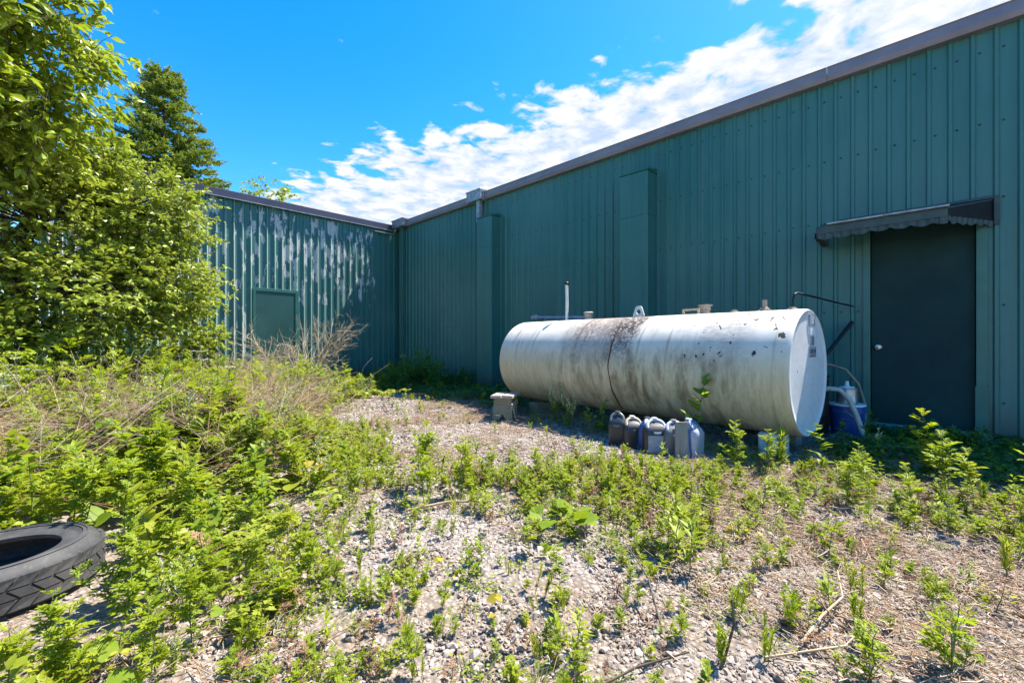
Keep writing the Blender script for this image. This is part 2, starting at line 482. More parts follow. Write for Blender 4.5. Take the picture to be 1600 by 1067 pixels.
M['label_grey'] = plain('faded_grey_label', (0.24, 0.25, 0.27), (0.36, 0.37, 0.39), 0.7, 0, 30)
M['label_white'] = plain('white_label', (0.66, 0.66, 0.66), (0.76, 0.76, 0.76), 0.6, 0, 20)
M['ink'] = plain('black_ink', (0.02, 0.02, 0.025), (0.04, 0.04, 0.05), 0.6, 0, 20)
M['ink_grey'] = plain('faded_ink', (0.24, 0.25, 0.28), (0.34, 0.35, 0.38), 0.7, 0, 20)

# ------------------------------------------------------------------ mesh helpers


class MB:
    """collects polygons, builds one mesh object"""

    def __init__(self):
        self.v, self.f, self.mi, self.uv = [], [], [], None
        self.n = 0

    def add(self, V, F, mi=0):
        V = np.asarray(V, float).reshape(-1, 3)
        self.v.append(V)
        for f in F: self.f.append(tuple(int(i) + self.n for i in f))
        self.mi += [mi] * len(F)
        self.n += len(V)
        return self

    def box(self, a, b, mi=0):
        (x0, y0, z0), (x1, y1, z1) = a, b
        V = [(x0, y0, z0), (x1, y0, z0), (x1, y1, z0), (x0, y1, z0), (x0, y0, z1), (x1, y0, z1), (x1, y1, z1), (x0, y1, z1)]
        return self.add(V, [(3, 2, 1, 0), (4, 5, 6, 7), (0, 1, 5, 4), (1, 2, 6, 5), (2, 3, 7, 6), (3, 0, 4, 7)], mi)

    def tube(self, pts, rad, n=8, mi=0, cap=True):
        P = [Vector(p) for p in pts]
        rad = [rad] * len(P) if isinstance(rad, (int, float)) else list(rad)
        rings, up = [], None
        for i, p in enumerate(P):
            d = (P[min(i + 1, len(P) - 1)] - P[max(i - 1, 0)])
            d = d.normalized() if d.length > 1e-9 else Vector((0, 0, 1))
            if up is None:
                up = Vector((0, 0, 1)) if abs(d.z) < 0.9 else Vector((1, 0, 0))
            x = d.cross(up)
            if x.length < 1e-6: x = d.orthogonal()
            x.normalize(); y = x.cross(d).normalized(); up = y
            rings.append([p + (x * math.cos(2 * math.pi * k / n) + y * math.sin(2 * math.pi * k / n)) * rad[i] for k in range(n)])
        V = [tuple(q) for r in rings for q in r]
        F = []
        for i in range(len(P) - 1):
            for k in range(n):
                a, b = i * n + k, i * n + (k + 1) % n
                F.append((a, b, b + n, a + n))
        if cap:
            F.append(tuple(range(n - 1, -1, -1)))
            F.append(tuple((len(P) - 1) * n + k for k in range(n)))
        return self.add(V, F, mi)

    def lathe(self, prof, n=24, mi=0, mat=None, close=False):
        """prof: (r, z) pairs about local z"""
        V, F = [], []
        for r, z in prof:
            for k in range(n):
                a = 2 * math.pi * k / n
                p = Vector((r * math.cos(a), r * math.sin(a), z))
                V.append(tuple(mat @ p if mat else p))
        m = len(prof)
        for i in range(m if close else m - 1):
            j = (i + 1) % m
            for k in range(n):
                F.append((i * n + k, i * n + (k + 1) % n, j * n + (k + 1) % n, j * n + k))
        if not close:
            if prof[0][0] > 1e-6: F.append(tuple(range(n - 1, -1, -1)))
            if prof[-1][0] > 1e-6: F.append(tuple((m - 1) * n + k for k in range(n)))
        return self.add(V, F, mi)

    def prism(self, poly, a, b, mat=None, mi=0):
        """2D polygon (x, z) extruded along y from a to b"""
        n = len(poly)
        V = [(x, a, z) for x, z in poly] + [(x, b, z) for x, z in poly]
        if mat: V = [tuple(mat @ Vector(p)) for p in V]
        F = [tuple(range(n)), tuple(range(2 * n - 1, n - 1, -1))]
        for i in range(n):
            j = (i + 1) % n
            F.append((i, i + n, j + n, j))
        return self.add(V, F, mi)

    def mesh(self, name, mats, smooth=None):
        me = bpy.data.meshes.new(name)
        V = np.vstack(self.v) if self.v else np.zeros((0, 3))
        me.from_pydata(V.tolist(), [], self.f)
        mats = mats if isinstance(mats, (list, tuple)) else [mats]
        for m in mats: me.materials.append(m)
        if len(mats) > 1: me.polygons.foreach_set('material_index', self.mi)
        if smooth is not None:
            me.polygons.foreach_set('use_smooth', [True] * len(me.polygons))
            me.set_sharp_from_angle(angle=R(smooth))
        me.update()
        return me

    def build(self, name, mats, parent=None, smooth=None, bevel=0, loc=None):
        o = bpy.data.objects.new(name, self.mesh(name, mats, smooth))
        col.objects.link(o)
        if parent: o.parent = parent
        if loc: o.location = loc
        if bevel:
            b = o.modifiers.new('bevel', 'BEVEL'); b.width = bevel; b.segments = 2; b.limit_method = 'ANGLE'
        return o


def fix_normals(o):
    import bmesh
    bm = bmesh.new(); bm.from_mesh(o.data)
    bmesh.ops.recalc_face_normals(bm, faces=bm.faces)
    bm.to_mesh(o.data); bm.free()
    return o


def thing(name, label, cat, loc=(0, 0, 0), rz=0.0, group=None):
    o = bpy.data.objects.new(name, None)
    o.empty_display_size = 0.1
    o.location = loc; o.rotation_euler = (0, 0, rz)
    col.objects.link(o)
    return tag(o, label, cat, group)


def tag(o, label=None, cat=None, group=None, kind=None):
    for k, v in (('label', label), ('category', cat), ('group', group), ('kind', kind)):
        if v: o[k] = v
    return o


class TM:
    """fast triangle collector for foliage"""

    def __init__(self): self.V, self.F, self.M, self.n = [], [], [], 0

    def add(self, V, F, mi=0):
        V = np.asarray(V, float).reshape(-1, 3); F = np.asarray(F, int).reshape(-1, 3)
        self.V.append(V); self.F.append(F + self.n); self.M.append(np.full(len(F), mi, int)); self.n += len(V)

    def inst(self, tv, tf, pos, axis, normal, size, mi=0):
        """template leaf (along +y, normal +z) at every pos"""
        pos = np.asarray(pos, float); N = len(pos)
        if N == 0: return
        y = axis / (np.linalg.norm(axis, axis=1, keepdims=True) + 1e-9)
        z = normal - (normal * y).sum(1, keepdims=True) * y
        z /= (np.linalg.norm(z, axis=1, keepdims=True) + 1e-9)
        x = np.cross(y, z)
        size = np.asarray(size, float).reshape(-1, 1, 1) * np.ones((N, 1, 1))
        T = tv[None] * size
        W = pos[:, None] + T[..., 0:1] * x[:, None] + T[..., 1:2] * y[:, None] + T[..., 2:3] * z[:, None]
        k = len(tv)
        F = (tf[None] + (np.arange(N) * k)[:, None, None]).reshape(-1, 3)
        self.add(W.reshape(-1, 3), F, mi)

    def tube(self, pts, rad, n=4, mi=0):
        P = np.asarray(pts, float); m = len(P)
        rad = np.ones(m) * rad if np.isscalar(rad) else np.asarray(rad, float)
        d = np.gradient(P, axis=0); d /= (np.linalg.norm(d, axis=1, keepdims=True) + 1e-9)
        ref = np.where(np.abs(d[:, 2:3]) < 0.9, [[0, 0, 1.0]], [[1.0, 0, 0]])
        ref[:] = ref[0]
        x = np.cross(d, ref); x /= (np.linalg.norm(x, axis=1, keepdims=True) + 1e-9)
        y = np.cross(x, d)
        a = np.arange(n) * 2 * np.pi / n
        W = P[:, None] + rad[:, None, None] * (np.cos(a)[None, :, None] * x[:, None] + np.sin(a)[None, :, None] * y[:, None])
        F = []
        for i in range(m - 1):
            for k in range(n):
                p, q = i * n + k, i * n + (k + 1) % n
                F += [(p, q, q + n), (p, q + n, p + n)]
        self.add(W.reshape(-1, 3), F, mi)

    def mesh(self, name, mats):
        V = np.vstack(self.V); F = np.vstack(self.F); mi = np.concatenate(self.M)
        me = bpy.data.meshes.new(name)
        me.vertices.add(len(V)); me.vertices.foreach_set('co', V.astype(np.float32).ravel())
        me.loops.add(len(F) * 3); me.loops.foreach_set('vertex_index', F.astype(np.int32).ravel())
        me.polygons.add(len(F))
        me.polygons.foreach_set('loop_start', np.arange(0, len(F) * 3, 3, dtype=np.int32))
        for m in mats: me.materials.append(m)
        me.polygons.foreach_set('material_index', mi.astype(np.int32))
        me.update(calc_edges=True); me.validate()
        return me

    def build(self, name, mats, parent=None):
        o = bpy.data.objects.new(name, self.mesh(name, mats)); col.objects.link(o)
        if parent: o.parent = parent
        return o


def unit(a): return a / (np.linalg.norm(a, axis=-1, keepdims=True) + 1e-9)


# leaf templates, one unit long
def ovate(w=0.30, fold=0.08, droop=-0.10):
    tv = np.array([(0, 0, 0), (-w, .38, fold), (-w * .72, .68, fold * .6 + droop * .4), (0, 1, droop), (w * .72, .68, fold * .6 + droop * .4), (w, .38, fold), (0, .45, 0)])
    tf = np.array([(0, 6, 1), (1, 6, 2), (2, 6, 3), (3, 6, 4), (4, 6, 5), (5, 6, 0)])
    return tv, tf


def kite(w=0.2, fold=0.05):
    tv = np.array([(0, 0, 0), (-w, .42, fold), (0, 1, -.04), (w, .42, fold)])
    return tv, np.array([(0, 2, 1), (0, 3, 2)])


def lobed():
    """deeply cut leaf: end lobe and three pairs of side lobes"""
    V, F, n = [], [], 0

    def lobe(bx, by, ang, ln, w, dz):
        nonlocal n
        c, s = math.cos(ang), math.sin(ang)
        for (x, y, z) in ((-w * .35, 0, 0), (-w, .5 * ln, .03), (0, ln, dz), (w, .5 * ln, .03), (w * .35, 0, 0)):
            V.append((bx + c * x + s * y, by - s * x + c * y, z))
        F.extend([(n, n + 2, n + 1), (n, n + 4, n + 2), (n + 4, n + 3, n + 2)]); n += 5
    lobe(0, .45, 0, .55, .085, -.10)
    for y, ln, a in ((.22, .30, 1.05), (.42, .42, .85), (.60, .32, .65)):
        lobe(0, y, a, ln, .062, -.05); lobe(0, y, -a, ln, .062, -.05)
    V += [(-.03, 0, 0), (.03, 0, 0), (.045, .5, 0), (-.045, .5, 0)]
    F += [(n, n + 1, n + 2), (n, n + 2, n + 3)]
    return np.array(V), np.array(F)


def heart():
    pts = [(0, .0), (-.22, -.10), (-.44, .06), (-.48, .34), (-.34, .64), (0, 1.0), (.34, .64), (.48, .34), (.44, .06), (.22, -.10)]
    V = [(x, y, .10 * abs(x) - .10 * max(y - .4, 0)) for x, y in pts] + [(0, .35, 0.0)]
    F = [(10, i, (i + 1) % 10) for i in range(10)]
    return np.array(V), np.array(F)


OV, KT, LB, HT = ovate(), kite(), lobed(), heart()
OVN = ovate(0.20, 0.06, -0.14)


# ------------------------------------------------------------------ ground
def gz(x, y):
    """height of the yard"""
    x = np.asarray(x, float); y = np.asarray(y, float)
    z = 0.018 * np.sin(1.7 * x + .6) * np.cos(1.3 * y) + 0.010 * np.sin(4.1 * x + 1.1 * y) + 0.006 * np.cos(7.3 * y - 2.7 * x)
    fade = np.clip((5.6 - x) / 1.2, 0, 1) * np.clip((9.8 - y) / 1.0, 0, 1)
    return z * fade


def spaced(lo, hi, step, far, n):
    core = np.arange(lo, hi + 1e-6, step)
    g = np.geomspace(step, far, n)
    return np.concatenate([(lo - np.cumsum(g))[::-1], core, hi + np.cumsum(g)])


def make_ground():
    xs = spaced(-2.5, 7.0, 0.10, 160, 24); ys = spaced(-2.0, 11.0, 0.10, 160, 24)
    X, Y = np.meshgrid(xs, ys)
    Z = gz(X, Y)
    near = (X > -2.6) & (X < 5.6) & (Y > -2.1) & (Y < 9.5)
    Z = Z + np.where(near, rng.normal(0, .004, X.shape), 0)
    nx = len(xs)
    V = np.stack([X, Y, Z], -1).reshape(-1, 3)
    idx = np.arange(len(V)).reshape(X.shape)
    q = np.stack([idx[:-1, :-1], idx[:-1, 1:], idx[1:, 1:], idx[1:, :-1]], -1).reshape(-1, 4)
    me = bpy.data.meshes.new('ground')
    me.from_pydata(V.tolist(), [], q.tolist())
    me.materials.append(M['ground'])
    me.polygons.foreach_set('use_smooth', [True] * len(me.polygons))
    o = bpy.data.objects.new('ground', me); col.objects.link(o)
    tag(o, 'grey gravel and dry soil of the yard', None, None, 'structure')


make_ground()

# ------------------------------------------------------------------ buildings
WX, WY, TOP = 6.0, 10.1, 3.83       # yard face of the long wing, of the rear wing, top of the cladding
RIB = 0.15


def rib_profile(w, phase=0.0):
    """(s, proud) along a sheet of width w"""
    pts = [(0.0, 0.0)]
    s = RIB / 2
    while s < w - 0.01:
        pts += [(s - .024, 0.0), (s - .011, .020), (s + .011, .020), (s + .024, 0.0)]
        s += RIB
    pts.append((w, 0.0))
    return pts


def sheet(to_world, w, s0, z0, z1, hole=None, lap=0.0015):
    """one ribbed sheet starting at s0; hole = (sa, sb, ztop) cut out below ztop"""
    mb = MB()
    prof = [(s0 + s, p + lap) for s, p in rib_profile(w)]
    if hole:
        extra = []
        for e in hole[:2]:
            if s0 < e < s0 + w:
                for (a, pa), (b, pb) in zip(prof[:-1], prof[1:]):
                    if a < e < b: extra.append((e, pa + (pb - pa) * (e - a) / (b - a)))
        prof = sorted(prof + extra)
    for (a, pa), (b, pb) in zip(prof[:-1], prof[1:]):
        if b - a < 1e-6: continue
        zz = z0
        if hole and a >= hole[0] - 1e-6 and b <= hole[1] + 1e-6: zz = hole[2]
        V = [to_world(a, pa, zz), to_world(b, pb, zz), to_world(b, pb, z1), to_world(a, pa, z1)]
        mb.add(V, [(0, 1, 2, 3)])
    return mb


# long wing: face at x = WX looking to -x
tw_long = lambda s, p, z: (WX - p, s, z)
tw_rear = lambda s, p, z: (s, WY - p, z)
long_wing = thing('metal_building', 'long green ribbed steel building wing with door awning behind the tank', 'building', (WX, 4, 0))
rear_wing = thing('metal_building', 'rear green steel building wing with peeling paint and a small door', 'building', (3.5, WY, 0))


def under(o, parent):
    o.parent = parent
    o.matrix_parent_inverse = Matrix.Translation(-parent.location) if parent.rotation_euler.z == 0 else parent.matrix_basis.inverted()
    return o


D_Y0, D_Y1, D_TOP = -0.235, 0.535, 2.10
y = 10.06
k = 0
while y > -3.4:
    w = 0.9
    o = sheet(tw_long, w, y - w, 0.045, TOP, (D_Y0, D_Y1, D_TOP), 0.0015 + (k % 2) * 0.0022).build('wall_panel', M['panel'])
    under(o, long_wing)
    y -= w; k += 1
LONG_END = y
E_X0, E_X1, E_TOP = 2.69, 3.46, 1.965
x = 5.97
k = 0
while x > 0.4:
    w = 0.9
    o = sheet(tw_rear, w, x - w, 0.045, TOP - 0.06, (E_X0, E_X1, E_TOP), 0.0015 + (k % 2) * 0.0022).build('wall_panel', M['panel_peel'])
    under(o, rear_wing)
    x -= w; k += 1
REAR_END = x


def part(mb, name, mat, parent, smooth=None, bevel=0):
    return under(mb.build(name, mat, None, smooth, bevel), parent)


# cores behind the sheets, with the door openings left free
mb = MB()
mb.box((WX + .012, D_Y1, 0), (WX + .22, WY + 6, TOP)); mb.box((WX + .012, LONG_END, 0), (WX + .22, D_Y0, TOP)); mb.box((WX + .012, D_Y0, D_TOP), (WX + .22, D_Y1, TOP))
mb.box((WX + .22, LONG_END, 0), (14.0, LONG_END + .2, TOP)); mb.box((WX + .22, WY + 5.8, 0), (14.0, WY + 6.0, TOP)); mb.box((13.8, LONG_END + .2, 0), (14.0, WY + 5.8, TOP))
part(mb, 'wall_core', M['core'], long_wing)
mb = MB()
mb.box((REAR_END, WY + .012, 0), (E_X0, WY + .22, TOP - .06)); mb.box((E_X1, WY + .012, 0), (WX, WY + .22, TOP - .06)); mb.box((E_X0, WY + .012, E_TOP), (E_X1, WY + .22, TOP - .06))
mb.box((REAR_END, WY + .22, 0), (REAR_END + .2, WY + 6, TOP - .06)); mb.box((REAR_END + .2, WY + 5.8, 0), (WX, WY + 6.0, TOP - .06))
part(mb, 'wall_core', M['panel'], rear_wing)
# roofs
part(MB().prism([(WX - .02, TOP + .06), (10, TOP + .34), (14.05, TOP + .06), (14.05, TOP + .005), (WX - .02, TOP + .005)], LONG_END - .05, WY + 6.05), 'roof', M['roof'], long_wing)
part(MB().box((REAR_END - .05, WY - .02, TOP - .055), (WX - .03, WY + 6.05, TOP - .005)), 'roof', M['roof'], rear_wing)


# fascia gutters, in lengths
def gutter(a, b):
    mb = MB()
    prof = [(WX - .005, 3.812), (WX - .085, 3.812), (WX - .105, 3.86), (WX - .105, 3.945), (WX - .118, 3.957), (WX - .098, 3.957), (WX - .095, 3.90), (WX - .005, 3.90)]
    mb.prism(prof, a, b)
    return mb


for a, b in ((-3.4, 0.9), (0.903, 4.2), (4.203, 6.62), (7.06, 9.5)):
    fix_normals(part(gutter(a, b), 'gutter', M['fascia'], long_wing))
mb = MB().box((REAR_END - .05, WY - .075, 3.765), (5.86, WY - .022, 3.905))
part(mb, 'fascia', M['fascia_dark'], rear_wing, None, 0.004)
mb = MB().box((REAR_END - .05, WY - .092, 3.748), (5.86, WY - .060, 3.762))
part(mb, 'drip_edge', M['galv'], rear_wing)
mb = MB().box((5.3, WY - .10, 3.655), (5.84, WY - .03, 3.675))
part(mb, 'trim_strip', M['galv'], rear_wing)


# gutter heads and spouts
def head(y0, y1, z0, z1, out):
    mb = MB()
    mb.box((WX - out, y0, z0), (WX - .002, y1, z1))
    mb.box((WX - out - .012, y0 - .012, z1 - .028), (WX - .002, y1 + .012, z1 + .002))
    return mb


hd = part(head(6.625, 7.055, 3.80, 4.015, .20), 'gutter_head', M['galv'], long_wing, None, .004)
hd2 = part(head(9.50, 10.02, 3.80, 3.995, .22), 'gutter_head', M['fascia'], long_wing, None, .004)
part(MB().box((WX - .155, 6.70, 3.36), (WX - .065, 6.80, 3.80)), 'downspout', M['galv'], long_wing, None, .008)
part(MB().box((WX - .125, 9.66, 0.12), (WX - .045, 9.75, 3.80)), 'downspout', M['green_trim'], long_wing, None, .008)
part(MB().box((WX - .135, 9.650, 0.52), (WX - .022, 9.762, 0.60)), 'downspout_strap', M['galv'], long_wing)
# boxed columns
for (y0, y1, outp, zt, seam) in ((6.216, 6.65, .26, 3.375, 2.78), (2.942, 3.39, .29, 3.345, 2.72)):
    mb = MB().box((WX - outp, y0, 0.03), (WX - .021, y1, seam - .003)).box((WX - outp, y0, seam + .003), (WX - .021, y1, zt))
    mb.box((WX - outp + .004, y0 + .004, seam - .006), (WX - .022, y1 - .004, seam + .006))
    c = part(mb, 'column_cover', M['panel'], long_wing, None, .006)
    cap = part(MB().prism([(WX - outp - .015, zt + .003), (WX - .021, zt + .003), (WX - .021, zt + .07), (WX - outp - .015, zt + .018)], y0 - .012, y1 + .012), 'column_cap', M['green_trim'], long_wing)
    fix_normals(cap)

# screws
mb = MB()


def screw(mb, c, nrm):
    c = Vector(c); nrm = Vector(nrm)
    mat = Matrix.Translation(c) @ nrm.to_track_quat('Z', 'Y').to_matrix().to_4x4()
    mb.lathe([(.0115, 0), (.0115, .002), (.007, .004), (.007, .009)], 6, 0, mat)


for z in (0.35, 1.25, 2.25, 2.95, 3.62):
    s = LONG_END + 0.03
    while s < 9.9:
        if not (D_Y0 < s < D_Y1 and z < 2.2) and not any(a - .02 < s < b + .02 for a, b in ((6.216, 6.65), (2.942, 3.39))):
            screw(mb, (WX - .003, s, z + random.uniform(-.006, .006)), (-1, 0, 0))
        s += RIB
tag(part(mb, 'screw_heads', M['screw'], long_wing), kind='stuff')
mb = MB()
for z in (0.9, 2.1, 3.3):
    s = REAR_END + 0.03
    while s < 5.8:
        if not (E_X0 < s < E_X1 and z < 2.0): screw(mb, (s, WY - .003, z), (0, -1, 0))
        s += RIB
tag(part(mb, 'screw_heads', M['screw'], rear_wing), kind='stuff')


# yard door of the long wing
def frame_long(y0, y1, z0, z1, mat, name='door_frame'):
    part(MB().box((WX - .034, y0, z0), (WX + .06, y1, z1)), name, mat, long_wing, None, .004)


frame_long(D_Y1, D_Y1 + .062, 0.03, D_TOP + .06, M['green_trim'])
frame_long(D_Y0 - .075, D_Y0, 0.03, D_TOP + .06, M['green_trim'])
frame_long(D_Y0, D_Y1, D_TOP, D_TOP + .06, M['green_trim'])
door = part(MB().box((WX + .02, D_Y0 + .004, 0.065), (WX + .065, D_Y1 - .004, D_TOP - .004)), 'door', M['door_dark'], long_wing, None, .003)
mat = Matrix.Translation((WX + .02, 0.472, 0.86)) @ Vector((-1, 0, 0)).to_track_quat('Z', 'Y').to_matrix().to_4x4()
kn = MB().lathe([(.030, 0), (.030, .006), (.012, .010), (.012, .030), (.026, .036), (.031, .050), (.026, .062), (0.0, .066)], 20, 0, mat).build('door_knob', M['knob'], None, 40)
kn.parent = door
part(MB().box((WX - .16, D_Y0 - .10, -.02), (WX + .06, D_Y1 + .10, 0.062)), 'door_sill', M['concrete'], long_wing, None, .008)
# kick plate strip on the right jamb
part(MB().box((WX - .040, D_Y0 - .080, 0.03), (WX - .022, D_Y0 - .078 + .085, 0.50)), 'jamb_plate', M['green_trim'], long_wing, None, .003)

# awning over the door: sloping sheet, front rail, scalloped valance, mitred return at the near end
YA, YB = 0.92, -0.045      # front rail
AX, AZ = WX - .56, 2.075
mb = MB()
mb.add([(WX - .03, .905, 2.235), (WX - .03, -.345, 2.235), (AX, YB, AZ + .03), (AX, YA, AZ + .03),
        (WX - .03, .905, 2.222), (WX - .03, -.345, 2.222), (AX, YB, AZ + .018), (AX, YA, AZ + .018)],
       [(0, 3, 2, 1), (4, 5, 6, 7), (0, 1, 5, 4), (1, 2, 6, 5), (2, 3, 7, 6), (3, 0, 4, 7)])
awn = part(mb, 'awning', M['awning'], long_wing)


def sub(mb, name, mat, par, bevel=0):
    o = mb.build(name, mat, None, None, bevel)
    o.parent = par
    return o


def valance(p0, p1, z_top, z_bot, wave, amp, name, mat):
    """corrugated strip with a wavy lower edge between plan points p0, p1"""
    mb = MB(); n = 60
    p0, p1 = Vector((*p0, 0)), Vector((*p1, 0))
    d = (p1 - p0); L = d.length; d.normalize(); nr = Vector((d.y, -d.x, 0))
    V = []
    for i in range(n + 1):
        s = L * i / n
        off = .006 * math.sin(2 * math.pi * s / .07)
        zb = z_bot - amp * abs(math.sin(math.pi * s / wave)) - .006 * math.sin(9 * s)
        for q, (zz, t) in enumerate(((z_top, 0), (zb, 0), (zb, .004), (z_top, .004))):
            p = p0 + d * s + nr * (off + t); V.append((p.x, p.y, zz))
    F = []
    for i in range(n):
        for q in range(4):
            a, b = i * 4 + q, i * 4 + (q + 1) % 4
            F.append((a, a + 4, b + 4, b))
    mb.add(V, F)
    return sub(mb, name, mat, awn)


valance((AX, YA), (AX, YB), AZ - .045, AZ - .085, .145, .022, 'valance', M['awning'])
valance((AX + .01, YB), (WX - .035, -.34), AZ - .045, AZ - .085, .12, .022, 'valance', M['awning'])
valance((WX - .035, .93), (AX + .01, YA + .01), AZ - .03, AZ - .085, .12, .022, 'valance', M['awning'])
sub(MB().box((AX - .012, YB, AZ - .05), (AX + .004, YA + .004, AZ + .016)), 'front_rail', M['awning'], awn, .003)
sub(MB().box((AX - .03, YB - .01, AZ + .034), (AX + .03, YA - .09, AZ + .052)), 'edge_flashing', M['galv'], awn, .004)
mb = MB()
mb.add([(AX + .012, YB - .004, AZ - .046), (WX - .036, -.342, AZ - .046), (WX - .036, -.342, 2.220), (AX + .012, YB - .004, AZ + .016)], [(0, 1, 2, 3)])  # black sheet added to stand for the shade inside the awning's open end
sd_ = sub(mb, 'shade_sheet', M['black_metal'], awn); so_ = sd_.modifiers.new('thickness', 'SOLIDIFY'); so_.thickness = .003
sub(MB().box((WX - .05, -.345, 2.236), (WX - .022, .80, 2.262)), 'wall_flashing', M['awning'], awn, .003)
sub(MB().box((WX - .05, -.385, 1.99), (WX - .022, -.347, 2.26)), 'bracket', M['awning'], awn, .003)
sub(MB().box((WX - .05, .907, 1.99), (WX - .022, .94, 2.24)), 'bracket', M['awning'], awn, .003)

# rear wing door
part(MB().box((E_X0 - .055, WY - .026, 0.03), (E_X0, WY + .06, E_TOP + .07)), 'door_frame', M['green_trim'], rear_wing, None, .004)
part(MB().box((E_X1, WY - .026, 0.03), (E_X1 + .075, WY + .06, E_TOP + .07)), 'door_frame', M['green_trim'], rear_wing, None, .004)
part(MB().box((E_X0, WY - .026, E_TOP), (E_X1, WY + .06, E_TOP + .07)), 'door_frame', M['green_trim'], rear_wing, None, .004)
part(MB().box((E_X0 + .004, WY - .015, 0.05), (E_X1 - .004, WY + .05, E_TOP - .004)), 'door', M['green_door'], rear_wing, None, .003)
# corner trims
part(MB().box((5.955, WY - .06, 0.04), (5.978, WY - .022, 3.74)), 'corner_trim', M['green_trim'], rear_wing)

# ------------------------------------------------------------------ fuel tank
TK_ROT = -0.07
TK = thing('storage_tank', 'long white rust-stained cylindrical steel tank lying along the green wall', 'tank', (4.239, .765, .664), TK_ROT)
TR, TL = 0.523, 3.342     # local +y runs to the far end, -x is the yard side


def tank_shell():
    n, segs = 96, [0, .012, .03, .8, 1.594, 1.606, 2.4, TL - .03, TL - .012, TL]
    me = bpy.data.meshes.new('shell')
    V, F, U = [], [], []
    for i, t in enumerate(segs):
        r = TR - (.010 if t in (0, TL) else .003 if t in (.012, TL - .012) else 0)
        for k in range(n):
            a = 2 * math.pi * k / n        # from the top towards -x
            V.append((-r * math.sin(a), t, r * math.cos(a)))
    for i in range(len(segs) - 1):
        for k in range(n):
            F.append((i * n + k, i * n + (k + 1) % n, (i + 1) * n + (k + 1) % n, (i + 1) * n + k))
            arc = lambda q: (q if q <= n / 2 else n - q) * 2 * math.pi / n * TR
            a0, a1 = arc(k), arc(k + 1)
            U += [(segs[i], a0), (segs[i], a1), (segs[i + 1], a1), (segs[i + 1], a0)]
    me.from_pydata(V, [], F)
    uv = me.uv_layers.new(name='UVMap')
    uv.data.foreach_set('uv', np.array(U, np.float32).ravel())
    me.polygons.foreach_set('use_smooth', [True] * len(F))
    me.materials.append(M['tank']); me.update()
    o = bpy.data.objects.new('shell', me); col.objects.link(o); o.parent = TK
    return fix_normals(o)


tank_shell()


def tank_head(t, sgn):
    """flat dished head with a turned rim"""
    n = 96
    prof = [(TR - .010, 0), (TR - .016, .004), (TR - .022, -.004), (TR - .08, -.006), (TR * .5, -.001), (0.0001, .002)]
    V, F, U = [], [], []
    for r, d in prof:
        for k in range(n):
            a = 2 * math.pi * k / n
            V.append((r * math.sin(a), t + sgn * d, r * math.cos(a)))
    for i in range(len(prof) - 1):
        for k in range(n):
            q = (i * n + k, i * n + (k + 1) % n, (i + 1) * n + (k + 1) % n, (i + 1) * n + k)
            F.append(q); U += [(V[j][0] + 5, V[j][2] + 5) for j in q]
    me = bpy.data.meshes.new('tank_head')
    me.from_pydata(V, [], F)
    me.uv_layers.new(name='UVMap').data.foreach_set('uv', np.array(U, np.float32).ravel())
    me.polygons.foreach_set('use_smooth', [True] * len(F))
    me.materials.append(M['tank_head']); me.update()
    o = bpy.data.objects.new('head', me); col.objects.link(o); o.parent = TK
    return fix_normals(o)


head_near = tank_head(0.0, -1)
tank_head(TL, 1)
# rusty circumferential crack beside the weld
mb = MB()
n = 64
V, F = [], []
for k in range(n + 1):
    a = R(38) + (R(150) - R(38)) * k / n
    wob = .006 * math.sin(5 * a) + .004 * math.sin(13 * a)
    w = .0065 + .0050 * abs(math.sin(3.1 * a + 1))
    for q, (dy, r) in enumerate(((-w, TR - .002), (-w * .6, TR + .0025), (w * .6, TR + .0025), (w, TR - .002))):
        V.append((-r * math.sin(a), 1.60 + wob + dy, r * math.cos(a)))
for k in range(n):
    for q in range(3): F.append((k * 4 + q, k * 4 + q + 1, k * 4 + q + 5, k * 4 + q + 4))
mb.add(V, F); mb.build('rusty_seam', M['rust'], TK)


def on_top(t, deg, r=TR):
    a = R(deg)
    return Vector((-r * math.sin(a), t, r * math.cos(a)))


def fitting(name, t, deg, prof, mat, n=18):
    p = on_top(t, deg, TR - .004)
    m = Matrix.Translation(p)
    return MB().lathe(prof, n, 0, m).build(name, mat, TK, 40)


fitting('fill_cap', 2.30, -4, [(.050, 0), (.050, .035), (.056, .038), (.056, .075), (.062, .077), (.062, .090), (.050, .098), (0, .099)], M['tan_cap'])
fitting('fill_cap', 0.90, -10, [(.048, 0), (.048, .050), (.056, .054), (.056, .088), (.068, .092), (.068, .106), (.02, .110), (0, .110)], M['tan_cap'])
fitting('plug', 0.60, -4, [(.040, 0), (.040, .014), (.022, .018), (.022, .032), (0, .034)], M['tan_cap'])
v = fitting('vent_stub', 0.345, -4, [(.052, 0), (.052, .018), (.036, .022), (.036, .034), (.019, .040), (.019, .105), (0, .106)], M['tan_cap'])
fitting('pipe_flange', 0.13, -4, [(.044, 0), (.044, .014), (.024, .018), (.024, .030), (0, .03)], M['tan_cap'])
p = on_top(2.64, -2)
MB().tube([p, p + Vector((.004, 0, .24)), p + Vector((-.002, 0, .455))], .019, 10).build('vent_pipe', M['white_paint'], TK, 40)
MB().lathe([(.024, 0), (.028, .006), (.028, .030), (.022, .036), (0, .037)], 12, 0, Matrix.Translation(p + Vector((-.002, 0, .452)))).build('vent_cap', M['black_metal'], TK, 40)
a, b = on_top(3.22, -6) + Vector((0, 0, .068)), on_top(2.36, -6) + Vector((0, 0, .032))
MB().tube([a, b], .020, 10).build('transfer_pipe', M['blue_pipe'], TK, 40)
d = (a - b).normalized()
m = Matrix.Translation(a - d * .02) @ d.to_track_quat('Z', 'Y').to_matrix().to_4x4()
